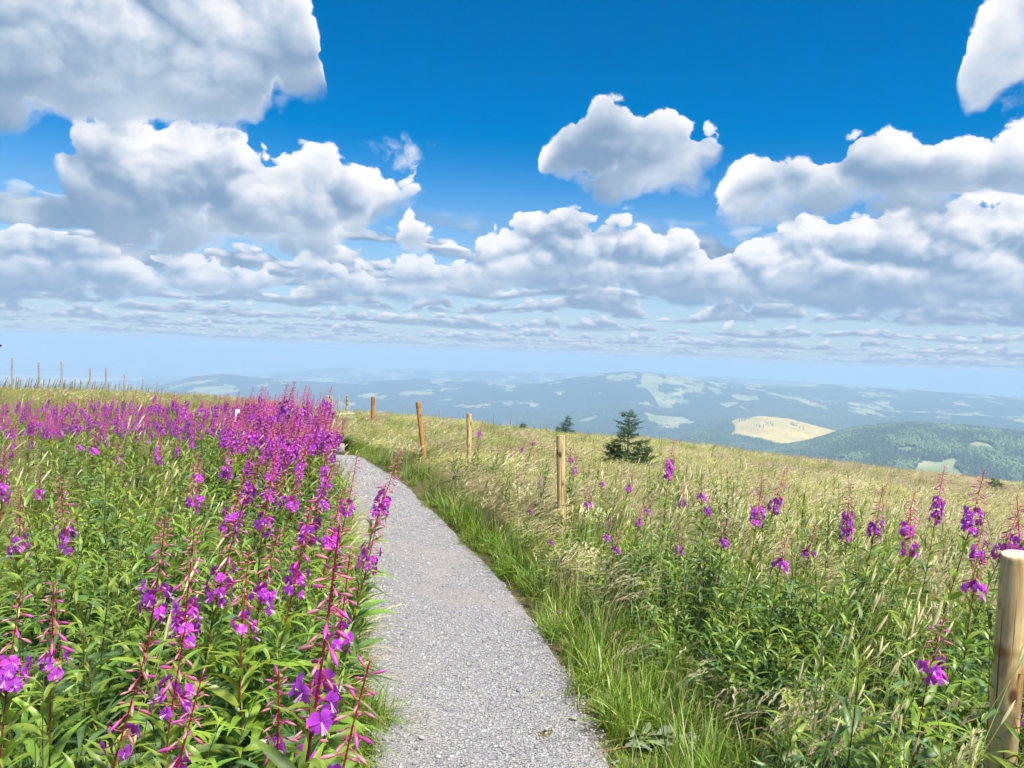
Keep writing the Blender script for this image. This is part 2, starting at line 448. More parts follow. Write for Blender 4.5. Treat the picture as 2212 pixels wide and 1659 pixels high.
# ------------------------------------------------------------------ materials
def mat_new(name):
    m = bpy.data.materials.new(name); m.use_nodes = True; m.node_tree.nodes.clear()
    return m, G(m.node_tree)
def finish(g, shader_out, disp=None):
    o = g.node('ShaderNodeOutputMaterial'); g.nt.links.new(shader_out, o.inputs['Surface'])
def bsdf(g, col, rough=0.8, spec=0.3, normal=None, **kw):
    n = g.node('ShaderNodeBsdfPrincipled')
    g.put(n.inputs['Base Color'], (*col, 1.0) if isinstance(col, tuple) and len(col) == 3 else col)
    g.put(n.inputs['Roughness'], rough); g.put(n.inputs['Specular IOR Level'], spec)
    for k, v in kw.items(): g.put(n.inputs[k], v)
    if normal is not None: g.put(n.inputs['Normal'], normal)
    return n.outputs[0]
def bump(g, h, strength=0.5, dist=0.02):
    n = g.node('ShaderNodeBump'); n.inputs['Strength'].default_value = strength; n.inputs['Distance'].default_value = dist
    g.put(n.inputs['Height'], h); return V(g, n.outputs[0])
def world_pos(g): return V(g, g.node('ShaderNodeNewGeometry').outputs['Position'])

# soil and thatch under the meadow plants
M_SOIL, g = mat_new('meadow_soil')
p = world_pos(g)
n1 = g.noise(p, 0.35, 4, 0.6); n2 = g.noise(p, 14.0, 5, 0.65)
c = g.mix(g.ss(n1, 0.40, 0.62), (0.075, 0.085, 0.028), (0.16, 0.135, 0.06))
c = g.mix(g.ss(n2, 0.35, 0.7), c, (0.05, 0.045, 0.022))
finish(g, bsdf(g, c, 0.95, 0.1, bump(g, n2, 0.8, 0.03)))

# far land: woods, pastures, dry hill, fields of the plain
M_LAND, g = mat_new('far_land')
p = world_pos(g)
forest = g.attr('forest', 'Fac'); dry = g.attr('dry', 'Fac'); plain_ = g.attr('plain', 'Fac')
nf = g.noise(p, 0.012, 4, 0.7)
wood = g.mix(g.ss(nf, 0.35, 0.65), (0.016, 0.036, 0.024), (0.040, 0.068, 0.036))
past = g.mix(g.ss(g.noise(p, 0.004, 3, 0.6), 0.35, 0.65), (0.17, 0.22, 0.08), (0.36, 0.34, 0.17))
dryc = g.mix(g.ss(g.noise(p, 0.006, 5, 0.65), 0.38, 0.62), (0.42, 0.32, 0.085), (0.56, 0.43, 0.125))
nfield = g.voro(g.vmath('MULTIPLY', p, (1.0, 0.45, 0.0)), 0.0016, out='Color', dim='2D')
fr_, fg_, fb_ = g.sep(nfield)
field_c = g.mix(g.ss(fr_, 0.50, 0.62), (0.05, 0.075, 0.04), g.mix(fg_, (0.26, 0.30, 0.13), (0.72, 0.66, 0.50)))
town = g.ss(g.noise(p, 0.00035, 3, 0.6), 0.58, 0.66) * g.ss(g.noise(p, 0.01, 2, 0.6), 0.5, 0.6)
field_c = g.mix(town, field_c, (0.55, 0.50, 0.46))
rag = g.noise(p, 0.0055, 5, 0.68)
forest = g.ss(forest + (rag - 0.5) * 1.5, 0.42, 0.58)
c = g.mix(forest, past, wood)
c = g.mix(plain_, c, field_c)
c = g.mix(dry, c, dryc)
finish(g, bsdf(g, c, 0.95, 0.05))

# ------------------------------------------------------------------ near meadow ground
rs = np.concatenate([[0.05], np.geomspace(0.6, 14, 110), np.geomspace(14.3, 320, 90)])
x, y, f = polar_sheet(rs)
z = np.where(np.hypot(x, y) < 300, near_h(x, y), land_h(x, y) - 1.0)
new_obj('meadow_ground', np_mesh('meadow_ground', np.stack([x, y, z], -1), f, M_SOIL), kind='structure', label='grassy hilltop ground falling away to the valley')

# ------------------------------------------------------------------ far land
rs = np.concatenate([np.geomspace(290, 2600, 36)[:-1], np.geomspace(2600, 10000, 170)[:-1], np.geomspace(10000, 66000, 190)])
x, y, f = polar_sheet(rs)
z = land_h(x, y); r = np.hypot(x, y); a = np.arctan2(x, y)
def land_masks(x, y, z):
    r = np.hypot(x, y); a = np.arctan2(x, y)
    n = fbm(x / 900, y / 900, 5, 61, 0.6)
    n2 = fbm(x / 2300, y / 1500, 4, 71, 0.55)
    forest = sstep(0.18 - n2 * 0.55 - n * 0.35, -0.03, 0.03)
    n3 = fbm(x / 300, y / 620, 5, 77, 0.6)
    forest = np.where(r > 9300, sstep(0.22 - n2 * 0.35 - n3 * 0.95, -0.025, 0.025), forest)
    # dry hill top
    d3 = _RC[2]; crest = np.interp(a, d3[3], d3[4])
    pa, _ = azel(np.array([1578, 1610, 1690, 1760, 1850]), np.array([920., 900, 900, 900, 940]))
    edge_lo = np.interp(a, [pa[0], pa[1], pa[2], pa[3], pa[4]], [-0.0, -110, -420, -400, -30])
    dry = ((r > 5900) & (r < 8300) & (a > pa[0]) & (a < pa[4])).astype(float)
    dry *= sstep(z - crest - edge_lo + 26 * n, -12, 12)
    # pasture saddle beside the wooded hill, meadow glades on the wooded slope: blobs with ragged rims
    def blob(px, py, dist, ra, rr):
        a0, _ = azel(px, py)
        q = np.hypot((a - a0) * dist / ra, (r - dist) / rr)
        return sstep(1.0 - q + 0.55 * n + 0.35 * fbm(x / 160, y / 160, 3, 91), -0.06, 0.06)
    glade = np.maximum(blob(1440, 905, 8300, 270, 640), blob(1268, 915, 8000, 110, 220))
    glade2 = np.maximum.reduce([blob(2025, 985, 3920, 110, 220), blob(1935, 1000, 3700, 50, 90), blob(2160, 1000, 3800, 65, 90), blob(1850, 1010, 3600, 60, 90), blob(2120, 965, 4330, 50, 80), blob(1960, 965, 4200, 45, 60)])
    low = (r < 9300)
    forest = np.where(low, np.maximum(forest, 0.0), forest)
    hill1 = (r > 2300) & (r < 6200); forest = np.where(hill1, 1.0, forest)
    forest = np.where((r >= 6200) & (r < 9300), np.maximum(forest, 0.9), forest)
    forest = forest * (1 - np.maximum(glade, glade2)) * (1 - dry)
    plain = sstep(r, 13500, 16500) * sstep(-760 - z - (r / 1000) ** 2 * 0.0785, -60, 60)
    return forest, dry, plain
forest_, dry_, plain_m = land_masks(x, y, z)
new_obj('valley_terrain', np_mesh('valley_terrain', np.stack([x, y, z], -1), f, M_LAND, attrs={'forest': forest_, 'dry': dry_, 'plain': plain_m}),
        kind='structure', label='wooded hills, pastures and plain stretching to the horizon')

# ------------------------------------------------------------------ air
M_HAZE, g = mat_new('haze_air')
n = g.node('ShaderNodeVolumePrincipled')
n.inputs['Color'].default_value = (0.47, 0.66, 0.87, 1.0); n.inputs['Density'].default_value = 1.15e-4; n.inputs['Anisotropy'].default_value = 0.0
o = g.node('ShaderNodeOutputMaterial'); g.nt.links.new(n.outputs[0], o.inputs['Volume'])
S = 70000.0; zb, zt = -1720.0, 30.0
bv = np.array([[sx * S, sy * S, zz_] for zz_ in (zb, zt) for sy in (-1, 1) for sx in (-1, 1)])
bf = np.array([[0, 2, 3, 1], [4, 5, 7, 6], [0, 1, 5, 4], [2, 6, 7, 3], [0, 4, 6, 2], [1, 3, 7, 5]])
new_obj('haze', np_mesh('haze', bv, bf, M_HAZE, smooth=False), kind='stuff', label='thin blue haze filling the air over the valley')
# ------------------------------------------------------------------ gravel path
_RP = [(1328, 1700), (1320, 1659), (1270, 1540), (1230, 1460), (1170, 1370), (1120, 1300), (1050, 1220), (1000, 1170), (940, 1110), (890, 1060), (850, 1030), (805, 1003), (768, 985)]
_LP = [(808, 1700), (806, 1659), (796, 1560), (790, 1450), (786, 1380), (778, 1250), (765, 1150), (752, 1080), (735, 1020), (700, 990), (640, 975)]
_rp = np.array([hit(*p) for p in _RP]); _lp = np.array([hit(*p) for p in _LP])
_rp = np.vstack([[_rp[0, 0] + 0.02, 0.0, 0], [_rp[0, 0] + 0.02, -4, 0], _rp]); _lp = np.vstack([[_lp[0, 0] - 0.05, 0.0, 0], [_lp[0, 0] - 0.05, -4, 0], _lp])
_rp = _rp[np.argsort(_rp[:, 1])]; _lp = _lp[np.argsort(_lp[:, 1])]
_end = np.array([[_rp[-1, 0] - 1.6, _rp[-1, 1] + 1.6, 0], [_rp[-1, 0] - 5.5, _rp[-1, 1] + 3.0, 0]])
_rp = np.vstack([_rp, _end])
_end = np.array([[_lp[-1, 0] - 1.4, _lp[-1, 1] + 1.2, 0], [_lp[-1, 0] - 5.0, _lp[-1, 1] + 2.2, 0]])
_lp = np.vstack([_lp, _end])
def resample(p, n):
    d = np.concatenate([[0], np.cumsum(np.linalg.norm(np.diff(p[:, :2], axis=0), axis=1))])
    s = np.linspace(0, d[-1], n); return np.stack([np.interp(s, d, p[:, 0]), np.interp(s, d, p[:, 1])], -1)
NPATH = 420
PL = resample(_lp, NPATH); PR = resample(_rp, NPATH)
PC = 0.5 * (PL + PR); PW = np.linalg.norm(PR - PL, axis=1) * 0.5
def path_dist(x, y):
    """signed distance outside the path edge (negative on the gravel) and the side (-1 left, +1 right)"""
    x = np.asarray(x, float); y = np.asarray(y, float)
    out = np.empty(x.shape); side = np.empty(x.shape)
    ox, oy = x.ravel(), y.ravel(); o = out.ravel(); sd = side.ravel()
    PCs = PC[::3]; PWs = PW[::3]; T = np.gradient(PCs, axis=0)
    for k in range(0, ox.size, 20000):
        dx_ = ox[k:k + 20000, None] - PCs[None, :, 0]; dy_ = oy[k:k + 20000, None] - PCs[None, :, 1]
        d = np.hypot(dx_, dy_) - PWs[None]
        i = np.argmin(d, axis=1); j = np.arange(len(i))
        o[k:k + 20000] = d[j, i]
        sd[k:k + 20000] = np.sign(dx_[j, i] * T[i, 1] - dy_[j, i] * T[i, 0])
    return o.reshape(x.shape), sd.reshape(x.shape)

M_PATH, g = mat_new('path_gravel')
p = world_pos(g)
v1 = g.voro(p, 75.0, out='Color'); vd = g.voro(p, 75.0, out='Distance'); a_, b_, c_ = g.sep(v1)
v2 = g.voro(p, 190.0, out='Color'); d2, _, _ = g.sep(v2)
stone = g.mix(a_, (0.19, 0.185, 0.19), (0.37, 0.36, 0.36)); stone = g.mix(d2 * 0.5, stone, (0.28, 0.275, 0.285))
sand = g.attr('sand', 'Fac') * g.ss(g.noise(p, 30.0, 3, 0.6), 0.25, 0.5)
c = g.mix(sand * 0.5, stone, (0.36, 0.325, 0.285))
c = g.mix(g.ss(g.attr('edge', 'Fac'), 0.05, -0.03) * g.ss(g.noise(p, 9.0, 4, 0.6), 0.35, 0.6), c, (0.13, 0.11, 0.06))
h = g.noise(p, 160.0, 3, 0.7) * 0.5 + (1.0 - vd * 60.0 / 75.0 * 2.0)
finish(g, bsdf(g, c, 0.92, 0.2, bump(g, h, 0.9, 0.012)))
NX = 46
tt = np.linspace(-0.06, 1.06, NX)
gx = PL[:, None, 0] + (PR - PL)[:, None, 0] * tt; gy = PL[:, None, 1] + (PR - PL)[:, None, 1] * tt
ed = np.minimum(tt, 1 - tt)[None] * (PW * 2)[:, None]
gz = ground_z(gx, gy) + np.where(ed > 0, 0.012, -0.02) + 0.008 * fbm(gx * 9, gy * 9, 3, 3) + 0.012 * fbm(gx * 1.8, gy * 1.8, 2, 13)
i = np.arange(NPATH * NX).reshape(NPATH, NX)
f = np.stack([i[:-1, :-1], i[:-1, 1:], i[1:, 1:], i[1:, :-1]], -1).reshape(-1, 4)
new_obj('path', np_mesh('path', np.stack([gx, gy, gz], -1).reshape(-1, 3), f, M_PATH, attrs={'sand': sstep(fbm(gx * 2.1, gy * 1.5, 4, 67), 0.05, 0.30).ravel(), 'edge': (ed + 0.10 * fbm(gx * 3, gy * 3, 3, 8)).ravel()}),
        kind='structure', label='narrow pale gravel path winding up through the meadow')
def path_z(x, y): return ground_z(x, y) + 0.012

# ------------------------------------------------------------------ mesh builder for plants and small things
class MB:
    def __init__(s): s.v = []; s.f = []; s.c = []; s.n = 0
    def add(s, v, f, c):
        v = np.asarray(v, float); c = np.asarray(c, float)
        if c.ndim == 1: c = np.tile(c, (len(v), 1))
        s.v.append(v); s.f.append(np.asarray(f, np.int32) + s.n); s.c.append(c); s.n += len(v)
    def part(s, p, M=None, t=None, tint=1.0):
        v = p[0] if M is None else p[0] @ np.asarray(M).T
        if t is not None: v = v + t
        s.add(v, p[1], p[2] * tint)
    def ribbon(s, pts, hw, side, c):
        pts = np.asarray(pts, float); n = len(pts); hw = np.asarray(hw, float).reshape(-1, 1) * np.ones((n, 1))
        side = np.asarray(side, float) * np.ones((n, 3))
        v = np.concatenate([pts - side * hw, pts + side * hw]); i = np.arange(n - 1)
        f = np.concatenate([np.stack([i, i + n, i + 1], -1), np.stack([i + 1, i + n, i + n + 1], -1)])
        c = np.asarray(c, float); c = np.tile(c, (n, 1)) if c.ndim == 1 else c
        s.add(v, f, np.concatenate([c, c]))
    def tube(s, pts, rad, sides, c, cap=False):
        pts = np.asarray(pts, float); n = len(pts); rad = np.asarray(rad, float) * np.ones(n)
        t = np.gradient(pts, axis=0); t /= np.linalg.norm(t, axis=1, keepdims=True) + 1e-12
        ref = np.array([1.0, 0, 0]) if abs(t[0, 0]) < 0.8 else np.array([0, 1.0, 0])
        u = np.cross(t, ref); u /= np.linalg.norm(u, axis=1, keepdims=True) + 1e-12; w = np.cross(t, u)
        a = np.arange(sides) * 2 * math.pi / sides
        v = pts[:, None] + rad[:, None, None] * (np.cos(a)[None, :, None] * u[:, None] + np.sin(a)[None, :, None] * w[:, None])
        i = np.arange(n * sides).reshape(n, sides); A = i[:-1]; B = np.roll(i, -1, 1)[:-1]; Cc = i[1:]; Dd = np.roll(i, -1, 1)[1:]
        f = np.concatenate([np.stack([A, B, Dd], -1).reshape(-1, 3), np.stack([A, Dd, Cc], -1).reshape(-1, 3)])
        c = np.asarray(c, float); c = np.tile(c, (n, 1)) if c.ndim == 1 else c
        vv = v.reshape(-1, 3); cc = np.repeat(c, sides, 0)
        if cap:
            vv = np.vstack([vv, pts[-1]]); cc = np.vstack([cc, c[-1]])
            k = len(vv) - 1; last = i[-1]; f = np.vstack([f, np.stack([last, np.roll(last, -1), np.full(sides, k)], -1)])
        s.add(vv, f, cc)
    def arrays(s): return np.concatenate(s.v), np.concatenate(s.f), np.concatenate(s.c)
    def mesh(s, name, mat, smooth=True):
        v, f, c = s.arrays(); return np_mesh(name, v, f, mat, smooth, col=c)

def rotz(a): c, s = math.cos(a), math.sin(a); return np.array([[c, -s, 0], [s, c, 0], [0, 0, 1.0]])
def roty(a): c, s = math.cos(a), math.sin(a); return np.array([[c, 0, s], [0, 1.0, 0], [-s, 0, c]])
def rotx(a): c, s = math.cos(a), math.sin(a); return np.array([[1.0, 0, 0], [0, c, -s], [0, s, c]])

# leaf, blade, petal: colour from the mesh, a little light through it
M_PLANT, g = mat_new('plant')
col = g.attr('Col', 'Color')
oi = g.node('ShaderNodeObjectInfo'); rnd = V(g, oi.outputs['Random'])
p = world_pos(g)
big_ = g.noise(p, 0.55, 3, 0.6)
hs = g.node('ShaderNodeHueSaturation')
g.put(hs.inputs['Hue'], 0.5 + (rnd - 0.5) * 0.022); g.put(hs.inputs['Saturation'], 0.92 + big_ * 0.25); g.put(hs.inputs['Value'], 0.80 + rnd * 0.42 + (big_ - 0.5) * 0.5)
g.put(hs.inputs['Color'], col); cc = V(g, hs.outputs[0])
d = g.node('ShaderNodeBsdfDiffuse'); g.put(d.inputs[0], cc)
t = g.node('ShaderNodeBsdfTranslucent'); g.put(t.inputs[0], g.mix(0.25, cc, (0.9, 0.9, 0.35), 'MULTIPLY'))
mx = g.node('ShaderNodeMixShader'); mx.inputs[0].default_value = 0.40
g.nt.links.new(d.outputs[0], mx.inputs[1]); g.nt.links.new(t.outputs[0], mx.inputs[2])
gl = g.node('ShaderNodeBsdfGlossy'); gl.inputs['Roughness'].default_value = 0.45
mx2 = g.node('ShaderNodeMixShader'); mx2.inputs[0].default_value = 0.045
g.nt.links.new(mx.outputs[0], mx2.inputs[1]); g.nt.links.new(gl.outputs[0], mx2.inputs[2])
finish(g, mx2.outputs[0])

# far conifers and rocks: plain diffuse with the mesh colour
M_DULL, g = mat_new('dull')
oi = g.node('ShaderNodeObjectInfo'); rnd = V(g, oi.outputs['Random'])
finish(g, bsdf(g, g.mix(1.0, g.attr('Col', 'Color'), g.comb(0.8 + rnd * 0.4, 0.8 + rnd * 0.4, 0.8 + rnd * 0.4), 'MULTIPLY'), 0.9, 0.15))

# ------------------------------------------------------------------ instancing of stuff over points
def scatter(name, protos, pos, rot, scl, idx, label):
    pc = bpy.data.collections.new(name + '_kinds')                       # not linked to the scene: only a palette
    for k, me in enumerate(protos):
        o = bpy.data.objects.new('%s_kind_%02d' % (name, k), me); pc.objects.link(o)
    me = bpy.data.meshes.new(name); me.vertices.add(len(pos)); me.vertices.foreach_set('co', np.asarray(pos, np.float32).ravel())
    a = me.attributes.new('rot', 'FLOAT_VECTOR', 'POINT'); a.data.foreach_set('vector', np.asarray(rot, np.float32).ravel())
    a = me.attributes.new('scl', 'FLOAT_VECTOR', 'POINT'); a.data.foreach_set('vector', np.asarray(scl, np.float32).ravel())
    a = me.attributes.new('idx', 'INT', 'POINT'); a.data.foreach_set('value', np.asarray(idx, np.int32))
    me.update()
    o = new_obj(name, me, kind='stuff', label=label)
    nt = bpy.data.node_groups.new(name, 'GeometryNodeTree')
    nt.interface.new_socket('Geometry', in_out='INPUT', socket_type='NodeSocketGeometry')
    nt.interface.new_socket('Geometry', in_out='OUTPUT', socket_type='NodeSocketGeometry')
    N = nt.nodes.new; L = nt.links.new
    gi = N('NodeGroupInput'); go = N('NodeGroupOutput')
    ip = N('GeometryNodeInstanceOnPoints'); ci = N('GeometryNodeCollectionInfo')
    ci.inputs['Collection'].default_value = pc; ci.inputs['Separate Children'].default_value = True; ci.inputs['Reset Children'].default_value = True
    def na(nm, tp):
        q = N('GeometryNodeInputNamedAttribute'); q.data_type = tp; q.inputs['Name'].default_value = nm
        return q.outputs['Attribute']
    L(gi.outputs[0], ip.inputs['Points']); L(ci.outputs[0], ip.inputs['Instance'])
    ip.inputs['Pick Instance'].default_value = True
    L(na('idx', 'INT'), ip.inputs['Instance Index'])
    e2r = N('FunctionNodeEulerToRotation'); L(na('rot', 'FLOAT_VECTOR'), e2r.inputs[0]); L(e2r.outputs[0], ip.inputs['Rotation'])
    L(na('scl', 'FLOAT_VECTOR'), ip.inputs['Scale'])
    L(ip.outputs[0], go.inputs[0])
    md = o.modifiers.new('scatter', 'NODES'); md.node_group = nt
    return o

# ------------------------------------------------------------------ pebbles
def rock(seed, flat=0.6, sub=1):
    import bmesh
    bm = bmesh.new(); bmesh.ops.create_icosphere(bm, subdivisions=sub, radius=1.0)
    rs_ = np.random.default_rng(seed)
    v = np.array([q.co[:] for q in bm.verts]); f = np.array([[l.index for l in q.verts] for q in bm.faces]); bm.free()
    ax = rs_.normal(size=(5, 3)); ax /= np.linalg.norm(ax, axis=1, keepdims=True)
    for q in ax:                                                        # chop planes: angular crushed stone
        d_ = v @ q; lim = rs_.uniform(0.55, 0.85); v = v - np.clip(d_ - lim, 0, None)[:, None] * q
    v = v * np.array([1.0, rs_.uniform(0.6, 0.95), flat]) + rs_.normal(0, 0.03, v.shape)
    return v, f
gcols = [(0.27, 0.262, 0.265), (0.30, 0.292, 0.292), (0.22, 0.213, 0.218), (0.33, 0.322, 0.32), (0.32, 0.292, 0.265), (0.37, 0.36, 0.355)]
protos = []
for k in range(6):
    v, f = rock(100 + k); protos.append(np_mesh('pebble', v, f, M_DULL, False, col=np.tile(gcols[k], (len(v), 1))))
n = 90000
yy_ = 2.2 + (15.5 - 2.2) * rng.random(n) ** 2.0
i = np.searchsorted(PC[:, 1], yy_).clip(0, NPATH - 1)
s_ = rng.random(n) * 1.10 - 0.05
xx_ = PL[i, 0] + (PR - PL)[i, 0] * s_; yy_ = yy_ + rng.normal(0, 0.02, n)
size = 0.0020 + 0.0080 * rng.random(n) ** 5.0; size[:420] = rng.uniform(0.008, 0.017, 420); size *= (1 + 0.04 * yy_)
sandy = sstep(fbm(xx_ * 2.1, yy_ * 1.5, 4, 67), 0.05, 0.30)
keep_ = rng.random(n) > sandy * 0.6
xx_, yy_, size = xx_[keep_], yy_[keep_], size[keep_]; n = len(xx_)
pos = np.stack([xx_, yy_, path_z(xx_, yy_) + 0.008 * fbm(xx_ * 9, yy_ * 9, 3, 3) + 0.012 * fbm(xx_ * 1.8, yy_ * 1.8, 2, 13) + size * 0.15], -1)
scatter('gravel', protos, pos, np.stack([rng.normal(0, 0.25, n), rng.normal(0, 0.25, n), rng.random(n) * 6.28], -1), size[:, None] * np.ones((1, 3)), rng.integers(0, 6, n),
        'loose grey crushed gravel lying all over the path')
# the larger stones one can pick out
for k, (px, py, sz, lab) in enumerate([(2164 / 1.0, 0, 0, '')][:0] + [
        (1237 * 1.0, 1561, 0.020, 'pale rounded stone near the right edge of the gravel path'),
        (1180, 1583, 0.012, 'small pale stone left of the rounded stone on the path'),
        (910, 1602, 0.015, 'flat grey stone low on the left half of the path'),
        (880, 1556, 0.013, 'light stone in the left half of the path beside a sandy patch'),
        (894, 1660, 0.014, 'dark stone at the bottom of the path near its left edge'),
        (1058, 1292, 0.013, 'flat pale stone lying halfway along the right edge of the path'),
        (1045, 1390, 0.012, 'grey stone in the middle of the path below the flat pale one'),
        (1120, 1498, 0.014, 'dark angular stone right of the path centre'),
        (965, 1250, 0.018, 'dark flat stone far up in the middle of the path')]):
    h_ = hit(px, py); v, f = rock(300 + k, 0.55, 2)
    o = new_obj('stone', np_mesh('stone', v * sz, f, M_DULL, True, col=np.tile(gcols[(2 if 'dark' in lab else 3)], (len(v), 1))), loc=(h_[0], h_[1], path_z(h_[0], h_[1]) + sz * 0.3),
                label=lab, category='stone', group='larger stones on the path')
    o.rotation_euler = (0.1, -0.1, k * 1.3)

# ------------------------------------------------------------------ wood
def wood(name, pale, mid, dark, knots=1.0, stain=0.5):
    m, g = mat_new(name)
    tc = g.node('ShaderNodeTexCoord'); q = V(g, tc.outputs['Object'])
    oi = g.node('ShaderNodeObjectInfo'); rnd = V(g, oi.outputs['Random'])
    q = g.vmath('ADD', q, g.comb(rnd * 31.0, rnd * 17.0, rnd * 9.0))
    grain = g.noise(g.vmath('MULTIPLY', q, (1.0, 1.0, 0.045)), 95.0, 5, 0.62, dist=0.6)
    flame = g.noise(g.vmath('MULTIPLY', q, (1.0, 1.0, 0.22)), 16.0, 3, 0.55, dist=1.2)
    c = g.mix(g.ss(grain, 0.3, 0.7), pale, mid)
    c = g.mix(g.ss(flame, 0.46, 0.66) * stain * 0.8, c, dark)
    green = g.ss(g.noise(g.vmath('MULTIPLY', q, (1.0, 1.0, 0.3)), 11.0, 3, 0.6), 0.52, 0.66)
    c = g.mix(green * 0.22 * stain, c, (0.36, 0.36, 0.17))
    band = g.ss(g.noise(g.vmath('MULTIPLY', q, (0.18, 0.18, 1.0)), 7.0, 2, 0.5), 0.56, 0.66)
    c = g.mix(band * stain, c, dark)
    kn = g.voro(g.vmath('MULTIPLY', q, (1.0, 1.0, 0.55)), 9.0, out='Distance')
    c = g.mix(g.ss(kn, 0.20, 0.10) * knots, c, tuple(x * 0.35 for x in dark))
    grey = g.ss(g.noise(g.vmath('MULTIPLY', q, (1.0, 1.0, 0.06)), 38.0, 3, 0.6), 0.52, 0.70)
    c = g.mix(grey * 0.28, c, (0.30, 0.27, 0.22))
    crack = g.ss(g.noise(g.vmath('MULTIPLY', q, (1.0, 1.0, 0.02)), 60.0, 2, 0.5), 0.62, 0.67)
    c = g.mix(crack * 0.85, c, tuple(x * 0.4 for x in dark))
    finish(g, bsdf(g, c, 0.75, 0.25, bump(g, grain * 0.6 - crack, 0.35, 0.004)))
    return m
M_PALE = wood('pale_pine', (0.66, 0.50, 0.26), (0.52, 0.36, 0.16), (0.27, 0.12, 0.04), 0.95, 0.9)
M_ORNG = wood('weathered_orange_wood', (0.50, 0.26, 0.085), (0.38, 0.175, 0.05), (0.20, 0.08, 0.025), 0.9, 0.6)
M_GREY = wood('grey_wood', (0.40, 0.37, 0.33), (0.32, 0.29, 0.25), (0.18, 0.15, 0.12), 0.3, 0.3)
M_END = None
M_END, g = mat_new('sawn_end')
tc = g.node('ShaderNodeTexCoord'); q = V(g, tc.outputs['Object'])
qx, qy, qz = g.sep(q)
rad = g.math('SQRT', qx * qx + qy * qy) + g.noise(q, 30.0, 2, 0.5) * 0.004
ringp = g.math('SINE', rad * 1500.0) * 0.5 + 0.5
finish(g, bsdf(g, g.mix(ringp * 0.5, (0.66, 0.52, 0.35), (0.50, 0.35, 0.19)), 0.85, 0.2))

def post_mesh(name, rad, h, mat, seed, slope=0.12, sides=28):
    """round fence post with a slanting sawn top and slightly uneven girth"""
    rs_ = np.random.default_rng(seed)
    zs = np.concatenate([np.linspace(-0.25, h - 0.012, 22), [h - 0.004, h]])
    a = np.arange(sides) * 2 * math.pi / sides
    ph = rs_.random(4) * 6.28
    v = []
    for k, zz_ in enumerate(zs):
        rr = rad * (1 + 0.035 * np.sin(2 * a + ph[0] + zz_ * 1.3) + 0.02 * np.sin(3 * a + ph[1] + zz_ * 4.0) + 0.02 * math.sin(zz_ * 7 + ph[2]))
        if k == len(zs) - 1: rr = rr * 0.93
        dz_ = (np.cos(a - ph[3]) * rad * slope) * (1.0 if k >= 22 else max(0, (zz_ - h + 0.2) / 0.2))
        v.append(np.stack([rr * np.cos(a), rr * np.sin(a), zz_ + dz_], -1))
    v = np.concatenate(v); n = len(zs); i = np.arange(n * sides).reshape(n, sides)
    f = np.stack([i[:-1], np.roll(i, -1, 1)[:-1], np.roll(i, -1, 1)[1:], i[1:]], -1).reshape(-1, 4)
    top = v[-sides:].mean(0) ; v = np.vstack([v, top]); k = len(v) - 1
    cap = np.stack([i[-1], np.roll(i[-1], -1), np.full(sides, k)], -1)
    me = np_mesh(name, v, [f, cap], mat, True, midx=np.concatenate([np.zeros(len(f)), np.ones(len(cap))]))
    sm = np.ones(len(me.polygons), bool); sm[len(f):] = False; me.polygons.foreach_set('use_smooth', sm)
    return me

def wire_ring(name, rad, z, parent):
    mb = MB(); a = np.linspace(0, 2 * math.pi, 17)
    mb.tube(np.stack([np.cos(a) * rad * 1.05, np.sin(a) * rad * 1.05, np.full(17, z) + 0.004 * np.sin(a)], -1), 0.0022, 5, (0.35, 0.36, 0.38))
    return new_obj(name, mb.mesh(name, M_DULL), parent)

posts = [  # top px, base px, depth, radius, material, label, ring height
    ((2196, 1196), (2158, 1690), 2.25, 0.0415, M_PALE, 'pale round fence post close by, its sawn top cut by the picture edge', 0.55),
    ((1211, 940), (1213, 1212), 7.20, 0.0390, M_PALE, 'pale straight fence post with dark knot, standing alone right of the path', 0.5),
    ((1013, 894), (1014, 1050), 12.2, 0.0400, M_PALE, 'pale slim fence post with a dark leafy fireweed leaning against it', 0.5),
    ((903, 868), (917, 1000), 14.6, 0.0480, M_ORNG, 'orange fence post leaning left, second along the path bend', 0.5),
    ((806, 857), (804, 955), 19.6, 0.0500, M_ORNG, 'upright orange fence post with two knots near the white umbels', 0.5),
]
for k, (tp, bp, dep, rad, mat, lab, ringz) in enumerate(posts):
    T = at(tp[0], tp[1], dep); B = at(bp[0], bp[1], dep)
    B[2] = ground_z(B[0], B[1])
    ax = Vector(T - B); h = ax.length
    e = bpy.data.objects.new('fence_post', None); COL.objects.link(e); e.empty_display_size = 0.1
    e.location = B; e.rotation_mode = 'QUATERNION'; e.rotation_quaternion = Vector((0, 0, 1)).rotation_difference(ax.normalized())
    e['label'] = lab; e['category'] = 'fence post'; e['group'] = 'wooden posts along the path'
    new_obj('shaft', post_mesh('post_shaft', rad, h, [mat, M_END], 40 + k), e)
    wire_ring('wire_loop', rad, ringz, e)

